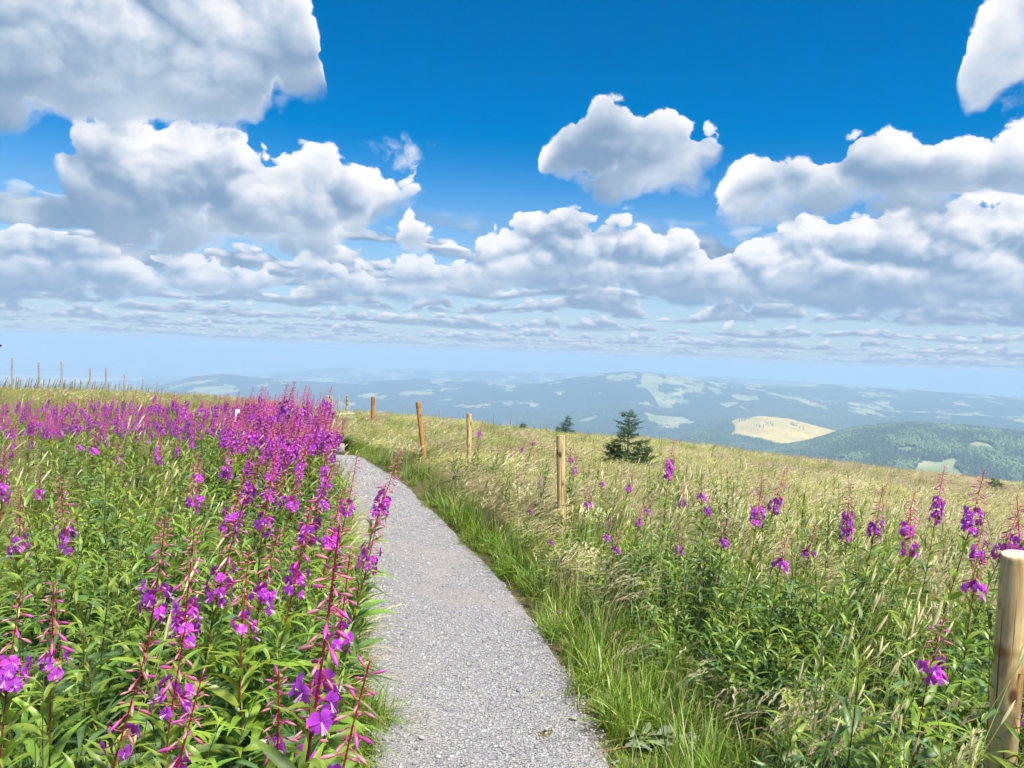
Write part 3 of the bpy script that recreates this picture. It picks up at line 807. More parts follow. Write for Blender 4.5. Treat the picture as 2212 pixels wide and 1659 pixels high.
# thin posts farther off, at the crest and beyond the flowers
far_posts = [(709, 855, 893, 29.0, 0.050, M_PALE, 'pale post, the thicker of the close pair on the crest'), (717, 857, 893, 30.5, 0.040, M_PALE, 'pale slim post just right of the thicker one of the crest pair'),
             (731, 858, 892, 36.0, 0.036, M_GREY, 'thin grey post on the crest between the close pair and a lone pale post'), (750, 855, 890, 31.0, 0.050, M_PALE, 'lone pale post on the crest above the white umbels'),
             (872, 872, 905, 40.0, 0.030, M_GREY, 'thin dark stake on the crest between the two orange posts'), (951, 886, 915, 41.0, 0.028, M_GREY, 'thin dark stake on the crest right of the leaning orange post'),
             (1001, 891, 922, 41.5, 0.026, M_GREY, 'thin dark stake just left of the slim pale post'), (1067, 896, 930, 42.0, 0.026, M_GREY, 'thin dark stake on the crest right of the slim pale post'),
             (1103, 906, 934, 42.5, 0.022, M_GREY, 'short dark stake left of the small bush on the crest'), (1168, 915, 940, 43.0, 0.024, M_GREY, 'left one of two short stakes before the windswept bush'),
             (1176, 914, 940, 43.0, 0.022, M_GREY, 'right one of two short stakes before the windswept bush')]
for k, (px, ty, by, dep, rad, mat, lab) in enumerate(far_posts):
    T = at(px, ty, dep); gz_ = float(ground_z(T[0], T[1]))
    e = new_obj('fence_stake', post_mesh('stake', rad, T[2] - gz_, [mat, M_END], 70 + k, sides=12), loc=(T[0], T[1], gz_), label=lab, category='fence stake', group='stakes along the crest')
    e.rotation_euler = (rng.normal(0, 0.012), rng.normal(0, 0.012), rng.random() * 6)
left_posts = [(27, 772, 40.0), (86, 781, 41.0), (135, 780, 41.5), (194, 795, 42.0), (230, 795, 42.0), (268, 808, 43.0), (311, 818, 43.5), (340, 825, 44)]
ordn = ['first', 'second', 'third', 'fourth', 'fifth', 'sixth', 'seventh', 'eighth and shortest']
for k, (px, ty, dep) in enumerate(left_posts):
    T = at(px, ty, dep); gz_ = float(ground_z(T[0], T[1]))
    o = new_obj('snow_fence_pole', post_mesh('pole', 0.045 if k < 5 else 0.035, T[2] - gz_, [M_GREY, M_END], 90 + k, sides=12), loc=(T[0], T[1], gz_),
                label='%s grey pole from the left edge along the picket fence' % ordn[k], category='pole', group='poles of the snow fence')
    o.rotation_euler = (rng.normal(0, 0.015), rng.normal(0, 0.02), 0)

# rolled picket snow fence
def stick(name, w, d, h, mat):
    bv = np.array([[sx * w / 2, sy * d / 2, zz_] for zz_ in (0, h) for sy in (-1, 1) for sx in (-1, 1)]); bv[4:, 0] *= 0.8
    bf = np.array([[0, 2, 3, 1], [4, 5, 7, 6], [0, 1, 5, 4], [2, 6, 7, 3], [0, 4, 6, 2], [1, 3, 7, 5]])
    return np_mesh(name, bv, bf, mat, False)
M_DARKW = wood('dark_picket', (0.20, 0.18, 0.165), (0.14, 0.125, 0.11), (0.04, 0.03, 0.025), 0.2, 0.3)
fp = [(-60, 812), (0, 815), (60, 819), (135, 820), (190, 823), (240, 829), (300, 836), (350, 842)]
e = bpy.data.objects.new('picket_fence', None); COL.objects.link(e)
E0 = at(0, 830, 41.0); e.location = (E0[0], E0[1], ground_z(E0[0], E0[1])); e['label'] = 'low dark picket snow fence sagging along the left crest'; e['category'] = 'fence'
pk = [stick('picket', 0.045, 0.02, 0.86, M_DARKW), stick('picket', 0.05, 0.02, 0.80, M_GREY), stick('picket', 0.04, 0.02, 0.83, M_DARKW)]
tops = []
for k in range(98):
    px = -60 + 410 * k / 97; py = np.interp(px, [q[0] for q in fp], [q[1] for q in fp]); dep = 40.8 + 3.2 * (px + 60) / 410
    T = at(px, py + rng.normal(0, 1.2), dep); q = new_obj('picket', pk[int(rng.integers(0, 3))], e, loc=Vector(T) - e.location - Vector((0, 0, 0.80)))
    q.rotation_euler = (0, 0.22 + rng.normal(0, 0.10), rng.normal(0, 0.2)); tops.append(np.array(T) - np.array(e.location))
tops = np.array(tops)
for dz_ in (-0.12, -0.45):
    mb = MB(); mb.tube(tops + np.array([0, 0, dz_]), 0.006, 4, (0.3, 0.3, 0.31)); new_obj('fence_wire', mb.mesh('fence_wire', M_DULL), e)

# electric cord sagging from the second post to the near post
cord = [(1222, 1178, 7.15), (1300, 1232, 6.0), (1380, 1284, 5.1), (1450, 1335, 4.55), (1560, 1440, 3.75), (1640, 1508, 3.3), (1700, 1560, 3.05), (1800, 1640, 2.75), (1950, 1730, 2.45), (2140, 1700, 2.25)]
cp = np.array([at(*q) for q in cord])
cp[:, 2] = np.maximum(cp[:, 2], ground_z(cp[:, 0], cp[:, 1]) + 0.10) - 0.03
s_ = np.linspace(0, 1, 80); base_ = np.linspace(0, 1, len(cp)); cp = np.stack([np.interp(s_, base_, cp[:, q]) for q in range(3)], -1)
for _ in range(6): cp[1:-1] = 0.25 * cp[:-2] + 0.5 * cp[1:-1] + 0.25 * cp[2:]
mb = MB(); mb.tube(cp, 0.0013, 6, (0.42, 0.53, 0.57))
new_obj('electric_fence_line', mb.mesh('electric_fence_line', M_DULL), label='thin pale blue fence cord sagging through the grass between two posts', category='fence line')

# white marker post among the flowers
M_WHITE, g = mat_new('white_paint')
tc = g.node('ShaderNodeTexCoord'); q = V(g, tc.outputs['Object'])
sm = g.ss(g.noise(g.vmath('MULTIPLY', q, (1, 1, 0.5)), 28.0, 4, 0.6), 0.58, 0.68)
finish(g, bsdf(g, g.mix(sm * 0.7, (0.78, 0.77, 0.79), (0.12, 0.10, 0.11)), 0.6, 0.3))
T = at(504, 884, 8.4); gz_ = float(ground_z(T[0], T[1]))
me = stick('marker', 0.055, 0.03, T[2] - gz_, M_WHITE)
o = new_obj('marker_post', me, loc=(T[0], T[1], gz_), label='flat white painted marker post half hidden in the purple flower bank', category='marker post'); o.rotation_euler = (0, 0.05, 0.3)

# signpost: only the tip of its dark arm reaches into view
T = at(8, 747, 14.0); gz_ = float(ground_z(T[0] - 0.75, T[1]))
e = bpy.data.objects.new('signpost', None); COL.objects.link(e); e.location = (T[0] - 0.75, T[1], gz_)
e['label'] = 'dark tip of a signpost arm poking in at the left edge above the crest'; e['category'] = 'signpost'
new_obj('pole', post_mesh('sign_pole', 0.045, T[2] - gz_ + 0.18, [M_DARKW, M_END], 130, sides=14), e)
M_BLK, g = mat_new('black_board'); finish(g, bsdf(g, (0.012, 0.012, 0.018), 0.6, 0.3))
av = np.array([[0.03, -0.012, -0.035], [0.70, -0.012, -0.035], [0.75, -0.012, 0.0], [0.70, -0.012, 0.035], [0.03, -0.012, 0.035]]); av = np.vstack([av, av + [0, 0.024, 0]])
af = [np.array([[0, 1, 2, 3, 4], [9, 8, 7, 6, 5]]), np.array([[k, k + 5, (k + 1) % 5 + 5, (k + 1) % 5] for k in range(5)])]
new_obj('arm', np_mesh('sign_arm', av, af, M_BLK, False), e, loc=(0, -0.05, T[2] - gz_))

# weathered log at the bend
M_LOG = wood('weathered_log', (0.30, 0.27, 0.23), (0.22, 0.195, 0.165), (0.10, 0.08, 0.065), 0.4, 0.5)
B = at(726, 966, 14.6); gz_ = float(ground_z(B[0], B[1]))
mb = MB(); s_ = np.linspace(-0.75, 0.16, 24)
pts = np.stack([s_, 0.02 * np.sin(s_ * 5), 0.11 + 0.012 * np.sin(s_ * 8)], -1)
mb.tube(pts, 0.11 * (1 + 0.07 * np.sin(s_ * 13) + 0.05 * np.sin(s_ * 29)), 14, (0.4, 0.4, 0.4), cap=True)
me = mb.mesh('log', M_LOG)
o = new_obj('log', me, loc=(B[0], B[1], gz_ - 0.01), label='weathered grey log lying at the bend of the path below the umbels', category='log'); o.rotation_euler = (0, 0, 0.12)
# ------------------------------------------------------------------ plant pieces as (verts, faces, colours)
GREEN = np.array([0.165, 0.305, 0.036]); LIME = np.array([0.295, 0.405, 0.050]); DEEP = np.array([0.060, 0.155, 0.045]); BLUEG = np.array([0.090, 0.200, 0.090])
STRAW = np.array([0.53, 0.51, 0.20]); BUFF = np.array([0.60, 0.54, 0.31]); PINKH = np.array([0.50, 0.39, 0.27]); REDST = np.array([0.46, 0.040, 0.075])
PURP = np.array([0.56, 0.095, 0.76]); MAG = np.array([0.66, 0.10, 0.68]); PINK = np.array([0.70, 0.28, 0.36]); ROSE = np.array([0.55, 0.10, 0.22])

def leaf_piece(L, W, droop, fold, c, c2, seg=5):
    t = np.linspace(0, 1, seg + 1)
    x = L * t; z = -droop * L * t ** 2 + 0.10 * L * np.sin(math.pi * t)
    w = W * np.sin(math.pi * np.clip(t, 0.02, 1) ** 0.75) * (1 - 0.25 * t); w[0] = W * 0.12; w[-1] = 0.0004
    mid = np.stack([x, 0 * x, z - fold * w], -1); l = np.stack([x, -w, z], -1); r = np.stack([x, w, z], -1)
    v = np.concatenate([l, mid, r]); n = seg + 1; i = np.arange(seg)
    f = np.concatenate([np.stack([i, i + n, i + n + 1], -1), np.stack([i, i + n + 1, i + 1], -1), np.stack([i + n, i + 2 * n, i + 2 * n + 1], -1), np.stack([i + n, i + 2 * n + 1, i + n + 1], -1)])
    cc = np.concatenate([np.tile(c, (n, 1)), np.tile(np.asarray(c) * 0.55 + np.array([0.16, 0.20, 0.07]) * 0.6, (n, 1)), np.tile(c2, (n, 1))])
    return v, f, cc

def bud_piece(L, rad, c, c2, ped=0.012, sides=5):
    mb = MB()
    mb.tube([(0, 0, 0), (ped * 0.6, 0, 0.002), (ped, 0, 0.0)], [0.0009, 0.0009, 0.0011], 4, ROSE * 0.9)
    s = np.linspace(0, 1, 6); r = rad * np.array([0.35, 0.75, 0.95, 1.0, 0.7, 0.08])
    mb.tube(np.stack([ped + L * s, 0 * s, -0.18 * L * s ** 1.5], -1), r, sides, c[None] * (1 - s[:, None]) + c2[None] * s[:, None])
    return mb.arrays()

def flower_piece(rad, seed, c, ped=0.03, split=False):
    """four broad notched petals, thin sepals behind, pale stamens, all facing +X at the end of a pedicel"""
    rs_ = np.random.default_rng(seed); mb = MB(); petals = []
    mb.tube([(0, 0, 0), (ped * 0.5, 0, -0.003), (ped, 0, 0)], [0.0011, 0.0014, 0.0016], 4, ROSE * 1.1)
    for k in range(4):
        a = math.pi / 4 + k * math.pi / 2 + rs_.normal(0, 0.12); L = rad * rs_.uniform(0.88, 1.08); W = L * rs_.uniform(0.40, 0.50)
        if k in (2, 3): L *= 0.92
        t = np.array([0.05, 0.3, 0.6, 0.88, 1.0]); w = W * np.array([0.16, 0.55, 1.0, 0.95, 0.55])
        cup = 0.28 * L * t - 0.30 * L * t ** 2.2 + rs_.normal(0, 0.05) * L * t
        M = rotx(a)
        l = np.stack([cup + 0.05 * L, -w, L * t], -1); m = np.stack([cup - 0.02 * L, 0 * w, L * t * np.array([1, 1, 1, 1, 0.93])], -1); r = np.stack([cup + 0.05 * L, w, L * t], -1)
        v = np.concatenate([l, m, r]); n = 5; i = np.arange(4)
        f = np.concatenate([np.stack([i, i + n, i + n + 1], -1), np.stack([i, i + n + 1, i + 1], -1), np.stack([i + n, i + 2 * n, i + 2 * n + 1], -1), np.stack([i + n, i + 2 * n + 1, i + n + 1], -1)])
        tone = c * rs_.uniform(0.85, 1.15); cg = np.concatenate([np.array([tone * (0.8 + 0.3 * q) for q in t])] * 3); cg[n:2 * n] *= 0.85
        if split: petals.append(((v @ M.T) + np.array([ped, 0, 0]), f, cg))
        else: mb.add((v @ M.T) + np.array([ped, 0, 0]), f, cg)
        M2 = rotx(a + math.pi / 4); sp = np.array([[ped, 0, 0.1 * rad], [ped - 0.001, 0, 0.6 * rad], [ped + 0.002, 0, 1.0 * rad]]) - [ped, 0, 0]
        mb.ribbon(sp @ M2.T + [ped - 0.001, 0, 0], [0.0016, 0.0016, 0.0003], M2 @ np.array([0, 1.0, 0]), ROSE * 0.8)
    for k in range(5):
        a = rs_.uniform(-0.7, 0.7); d_ = np.array([0.7, math.sin(a) * 0.5, -0.6]); d_ /= np.linalg.norm(d_)
        mb.ribbon([np.array([ped, 0, 0]), np.array([ped, 0, 0]) + d_ * rad * 0.5, np.array([ped, 0, 0]) + d_ * rad * 0.95], [0.0005, 0.0004, 0.0008], (0, 1, 0.2), (0.66, 0.38, 0.62))
    return (mb.arrays(), petals) if split else mb.arrays()

LEAVES = [leaf_piece(1.0, 0.095, dr, 0.35, cA, cB) for dr, cA, cB in
          ((0.20, GREEN, GREEN * 1.15), (0.38, LIME * 0.85, GREEN), (0.10, GREEN * 0.85, BLUEG), (0.50, DEEP, GREEN * 0.8), (0.28, LIME, LIME * 0.9), (0.62, BLUEG * 0.9, DEEP))]
DRYLEAF = leaf_piece(1.0, 0.05, 0.9, 0.5, np.array([0.22, 0.13, 0.06]), np.array([0.30, 0.20, 0.09]))
FLOWERS = [flower_piece(0.0195, 900 + k, c, 0.036) for k, c in enumerate((PURP, MAG, PURP * 1.1, MAG * 0.9 + PURP * 0.2, PURP * 0.8))]
BUDS = [bud_piece(0.021, 0.0026, PINK, ROSE * 1.2), bud_piece(0.018, 0.0026, PINK * 0.85, PINK), bud_piece(0.025, 0.0030, ROSE * 1.2, MAG), bud_piece(0.015, 0.0022, PINK * 0.95 + 0.04, PINK)]
POD = None
_mb = MB(); _mb.tube([(0, 0, 0), (0.03, 0, 0.004), (0.065, 0, 0.012)], [0.0010, 0.0015, 0.0008], 4, np.array([0.30, 0.09, 0.12])); POD = _mb.arrays()

def plant_plan(seed, H, spike, lean, nleaf, nflow, nbud, leafL=0.105, bend=1.8, lush=0.0):
    """where every piece of a fireweed goes; local +X is the way the wind bends it"""
    rs_ = np.random.default_rng(seed)
    t = np.linspace(0, 1, 14)
    wob = 0.010 * H * np.sin(t * 6 + rs_.random() * 6)
    side = rs_.normal(0, 0.05)
    pts = np.stack([lean * H * t ** bend + wob, side * H * t ** 2, H * t * (1 - 0.10 * abs(lean) * t)], -1)
    def on(q): return np.array([np.interp(q, t, pts[:, k]) for k in range(3)])
    def tang(q):
        d_ = on(min(q + 0.03, 1)) - on(max(q - 0.03, 0)); return d_ / np.linalg.norm(d_)
    ts = 1 - spike / H
    P_ = dict(stem=pts, rad=0.0038 * (H / 1.2) * (1 - 0.80 * t) + 0.0004, ts=ts, leaf=[], flower=[], bud=[], pod=[], t=t)
    def frame(q, ang, up, roll=0.0):
        z_ = tang(q); x_ = np.array([math.cos(ang), math.sin(ang), 0.0]); x_ -= z_ * x_.dot(z_); x_ /= np.linalg.norm(x_); y_ = np.cross(z_, x_)
        return np.stack([x_, y_, z_], -1) @ roty(-up) @ rotx(roll)
    for k in range(nleaf):
        q = 0.10 + (ts + 0.02 - 0.10) * (k + rs_.random() * 0.6) / nleaf
        u = (q - 0.1) / max(ts - 0.1, 0.1)
        L = leafL * (0.66 + 0.75 * math.sin(math.pi * min(u * 0.85 + 0.18, 1))) * rs_.uniform(0.8, 1.15)
        kind = int(rs_.choice([0, 1, 4, 4])) if u > 0.72 else int(rs_.choice([0, 1, 2, 3, 5]))
        dry = u < 0.22 and rs_.random() < 0.45
        P_['leaf'].append((on(q), frame(q, k * 2.39996 + rs_.normal(0, 0.3), 0.25 + 0.55 * u + rs_.normal(0, 0.18), rs_.normal(0, 0.3)) * L, -1 if dry else kind))
    f0, f1 = ts + 0.03 * (1 - ts), ts + (1 - ts) * (0.12 + 0.0150 * nflow)
    for k in range(nflow):
        q = f0 + (f1 - f0) * (k + 0.5 * rs_.random()) / max(nflow, 1)
        P_['flower'].append((on(q), frame(q, k * 2.39996 + rs_.normal(0, 0.35), 0.12 + rs_.normal(0, 0.2), rs_.normal(0, 0.5)) * rs_.uniform(0.74, 1.02), int(rs_.integers(0, 5))))
    for k in range(int(nflow * 0.6)):
        q = ts - 0.12 * (1 - ts) + (f1 - ts) * 0.8 * k / max(1, nflow * 0.6)
        P_['pod'].append((on(q), frame(q, k * 2.1 + 1.0, 0.55 + rs_.normal(0, 0.1)) * rs_.uniform(0.7, 1.0), 0))
    for k in range(nbud):
        u = (k + 0.3 * rs_.random()) / nbud; q = f1 + (0.998 - f1) * u ** 0.72
        sc_ = (1.30 - 0.72 * u) * rs_.uniform(0.85, 1.1)
        P_['bud'].append((on(q), frame(q, k * 2.39996, (-0.35 + 1.3 * u ** 2.0) + rs_.normal(0, 0.12)) * sc_, int(rs_.integers(0, 4))))
    return P_

def stem_piece(P_, sides=6, red=1.0):
    mb = MB(); t = P_['t']; ts = P_['ts']
    k = np.clip((t - ts + 0.35) / 0.35, 0, 1)[:, None]
    mb.tube(P_['stem'], P_['rad'], sides, (np.array([0.10, 0.13, 0.035]) * (1 - k) + (REDST * red + np.array([0.13, 0.15, 0.04]) * (1 - red)) * k))
    return mb

def shared(name, pieces): return [np_mesh(name, *p[:2], M_PLANT, True, col=p[2]) for p in pieces]
ME_LEAF = shared('leaf', LEAVES + [DRYLEAF]); ME_FLOWER = shared('flower', FLOWERS); ME_BUD = shared('bud', BUDS); ME_POD = shared('seed_pod', [POD])

_sp = [flower_piece(0.0195, 900 + k, c, 0.036, True) for k, c in enumerate((PURP, MAG, PURP * 1.1, MAG * 0.9 + PURP * 0.2, PURP * 0.8))]
ME_CORE = shared('flower', [q[0] for q in _sp]); ME_PETAL = [shared('petal', q[1]) for q in _sp]

def to4(pos, M):
    m = np.eye(4); m[:3, :3] = M; m[:3, 3] = pos; return Matrix(m.tolist())

def add_parts(P_, root, detail):
    new_obj('stem', stem_piece(P_).mesh('stem', M_PLANT), root)
    for key, mes, nm in (('leaf', ME_LEAF, 'leaf'), ('flower', ME_FLOWER, 'flower'), ('bud', ME_BUD, 'bud'), ('pod', ME_POD, 'seed_pod')):
        for pos, M, k in P_[key]:
            if key == 'flower' and detail:                              # close enough to see the petals
                o = new_obj(nm, ME_CORE[k], root); o.matrix_local = to4(pos, M)
                for pm in ME_PETAL[k]: new_obj('petal', pm, o)
                continue
            o = new_obj(nm, mes[k], root); o.matrix_local = to4(pos, M)

def merged(P_, simple=False, red=1.0):
    """the same plant as a few joined parts"""
    out = {}
    out['stem'] = stem_piece(P_, 4 if simple else 5, red)
    fo = MB()
    for pos, M, k in P_['leaf']: fo.part(LEAVES[k] if k >= 0 else DRYLEAF, M, pos)
    bl = MB()
    for pos, M, k in P_['flower']: bl.part(FLOWERS[k], M, pos)
    bu = MB()
    for pos, M, k in P_['bud']: bu.part(BUDS[k], M * 1.05, pos)
    for pos, M, k in P_['pod']: bu.part(POD, M, pos)
    out['foliage'] = fo; out['blossoms'] = bl; out['buds'] = bu
    return out

def root_at(loc, rz, scale, label, group, name='fireweed', cat='fireweed'):
    e = bpy.data.objects.new(name, None); COL.objects.link(e); e.empty_display_size = 0.1
    e.location = loc; e.rotation_euler = (0, 0, rz); e.scale = (scale,) * 3
    e['label'] = label; e['category'] = cat
    if group: e['group'] = group
    return e

def place_by_cluster(px, py, dep, Hn, frac, lean_vec):
    """base position and scale so that the blossoms of a plant stand at a measuring-frame point"""
    T = at(px, py, dep)
    base = np.array([T[0], T[1], 0.0]); s = 1.0
    for _ in range(6):
        gz_ = float(ground_z(base[0], base[1])); s = (T[2] - gz_) / (Hn * frac)
        base = np.array([T[0] - lean_vec[0] * s, T[1] - lean_vec[1] * s, gz_])
    base[2] = float(ground_z(base[0], base[1])); return base, s

# ------------------------------------------------------------------ nearby fireweeds, leaf by leaf
# blossom px, py, depth, lean, flowers, buds, spike, label
near = [
    (690, 1432, 1.05, 0.10, 9, 26, 0.36, 'large fireweed at the path edge with thick pink buds and red stem, closest tall spike'),
    (400, 1310, 1.85, 0.10, 16, 24, 0.36, 'fireweed with a full ring of purple blossoms and tall pink bud tip, lower left centre'),
    (335, 1265, 2.00, 0.10, 14, 24, 0.36, 'fireweed with purple blossoms just left of the full-ringed one'),
    (480, 1228, 2.10, 0.16, 12, 24, 0.38, 'fireweed on a bright red leaning stem above the full-ringed one'),
    (525, 1318, 2.00, 0.02, 7, 20, 0.30, 'upright fireweed with few blossoms low on a bare red stem'),
    (567, 1262, 2.15, 0.12, 11, 22, 0.30, 'fireweed with brownish bud tip right of the leaning red stem'),
    (140, 1138, 2.90, 0.04, 14, 24, 0.36, 'fireweed with bushy purple blossoms under a broad pink bud cone at far left'),
    (42, 1158, 2.80, 0.04, 13, 22, 0.32, 'fireweed with drooping purple blossoms beside the left frame edge'),
    (112, 1388, 1.60, 0.06, 4, 22, 0.26, 'fading fireweed with pale pink bud tuft above lime leaves, lower left'),
    (20, 1425, 1.50, 0.00, 14, 10, 0.24, 'fireweed with rounded purple head cut by the left frame edge'),
    (376, 1478, 1.55, 0.05, 10, 16, 0.26, 'fireweed with short purple column in the lower left, below the full-ringed one'),
    (270, 1530, 1.40, 0.16, 5, 18, 0.30, 'fireweed with a few large blossoms hanging under a crimson stem, low left'),
    (385, 1612, 1.30, 0.14, 2, 20, 0.26, 'budding fireweed with pink buds and lime leaves at the bottom, left of centre'),
    (738, 1640, 0.98, 0.14, 2, 18, 0.26, 'budding fireweed with thick pink buds at the bottom by the path'),
    (600, 1590, 1.15, 0.04, 2, 18, 0.20, 'slender pink-budded shoot at the bottom, left of the path'),
    (668, 1600, 1.25, 0.02, 2, 16, 0.20, 'small pink-budded shoot under the large spike at the path edge'),
    (500, 1105, 2.95, 0.12, 14, 24, 0.36, 'fireweed with two-tier purple blossoms in the middle of the left bank'),
    (668, 1130, 2.80, 0.20, 13, 26, 0.40, 'fireweed on a long red stem leaning towards the path, mid left bank'),
    (640, 1225, 2.20, 0.12, 10, 22, 0.34, 'fireweed with loose blossoms behind the large path-edge spike'),
    (825, 1072, 3.10, 0.16, 15, 26, 0.36, 'tall fireweed leaning out over the gravel with one dense purple head'),
    (800, 1175, 2.70, 0.14, 10, 20, 0.40, 'fireweed with narrow purple clusters hanging over the gravel, below the leaning one'),
    (735, 1335, 1.90, 0.12, 7, 20, 0.34, 'fireweed with small blossoms among dark stems at the path edge'),
    (570, 1112, 3.10, 0.08, 12, 22, 0.34, 'fireweed with compact purple head right of the two-tier one'),
    (752, 1076, 3.60, 0.08, 8, 22, 0.36, 'slim fireweed with small head against the gravel, left of the leaning one'),
]
NEARXY = []
for k, (px, py, dep, lean, nf, nb, spk, lab) in enumerate(near):
    T = at(px, py, dep); hh = T[2] - float(ground_z(T[0], T[1]))
    spk *= 0.82; H = hh + spk * 0.72; H = max(H, 0.55)
    P_ = plant_plan(1000 + k, H, spk, lean, int(34 + 18 * H), nf, int(nb * 1.4), leafL=0.125)
    q = 1 - spk * 0.78 / H; off = np.array([np.interp(q, P_['t'], P_['stem'][:, j]) for j in range(3)])
    rz = random.uniform(-0.5, 0.2)
    v = rotz(rz) @ off; base = np.array([T[0] - v[0], T[1] - v[1]]); gz_ = float(ground_z(*base))
    e = root_at((base[0], base[1], T[2] - off[2] if abs(T[2] - off[2] - gz_) < 0.15 else gz_ - 0.02), rz, 1.0, lab, 'fireweeds along the left of the path')
    if e.location.z > gz_: e.location.z = gz_ - 0.01
    add_parts(P_, e, dep < 2.05); NEARXY.append(base)

# ------------------------------------------------------------------ prototypes of whole plants for the wider field
VAR = []; PLANS = []
_vr = np.random.default_rng(99)
NV = 16
for k in range(NV):
    if k < 9:
        H = [1.25, 1.15, 1.35, 1.2, 1.1, 1.3, 1.0, 1.2, 1.25][k]; spk = [0.29, 0.25, 0.33, 0.27, 0.21, 0.30, 0.19, 0.24, 0.34][k]
        lean = [0.10, 0.16, 0.08, 0.20, 0.05, 0.13, 0.1, 0.18, 0.12][k]; nf = [18, 14, 22, 16, 10, 20, 8, 12, 24][k]; nb = [32, 27, 38, 30, 24, 35, 20, 25, 40][k]
    else:
        H = _vr.uniform(0.95, 1.4); spk = _vr.uniform(0.18, 0.38); lean = _vr.uniform(0.02, 0.30); nf = int(_vr.integers(3, 28)); nb = int(_vr.integers(14, 40))
    P_ = plant_plan(2000 + k, H, spk, lean, 38, int(nf * 1.05), nb, leafL=0.115)
    q = 1 - spk * 0.80 / H; PLANS.append(P_)
    off = np.array([np.interp(q, P_['t'], P_['stem'][:, j]) for j in range(3)])
    parts = {n_: mb.mesh(n_, M_PLANT) for n_, mb in merged(P_, True).items()}
    mball = MB()
    for mb in merged(P_, True).values(): mball.add(*mb.arrays())
    VAR.append((parts, off, mball.mesh('fireweed_far', M_PLANT), spk))

def place_var(px, py, dep, label, group, k=None, zs=None):
    k = int(rng.integers(0, NV)) if k is None else k
    parts, off, _, _ = VAR[k]; rz = rng.normal(-0.1, 0.35); ex, ey = rng.normal(0, 0.06), rng.normal(0, 0.06); wd = rng.uniform(0.85, 1.1)
    v = rotz(rz) @ roty(ey) @ rotx(ex) @ (off * [wd, wd, 1])
    T = at(px, py, dep); gz_ = float(ground_z(T[0] - v[0], T[1] - v[1])); s = (T[2] - gz_) / v[2]
    s = min(max(s, 0.24), 1.5)
    e = root_at((T[0] - v[0] * s, T[1] - v[1] * s, gz_ - 0.01), rz, s, label, group)
    e.rotation_euler = (ex, ey, rz); e.scale = (s * wd, s * wd, s)
    if dep < 4.6 and group == 'fireweeds right of the path':
        new_obj('stem', parts['stem'], e); new_obj('buds', parts['buds'], e, kind='stuff')
        for key, mes in (('leaf', ME_LEAF), ('flower', ME_FLOWER)):
            for pos_, M_, q_ in PLANS[k][key]: o = new_obj(key, mes[q_], e); o.matrix_local = to4(pos_, M_)
    else:
        for n_, me in parts.items():
            o = new_obj(n_, me, e)
            if n_ != 'stem': o['kind'] = 'stuff'
    return e

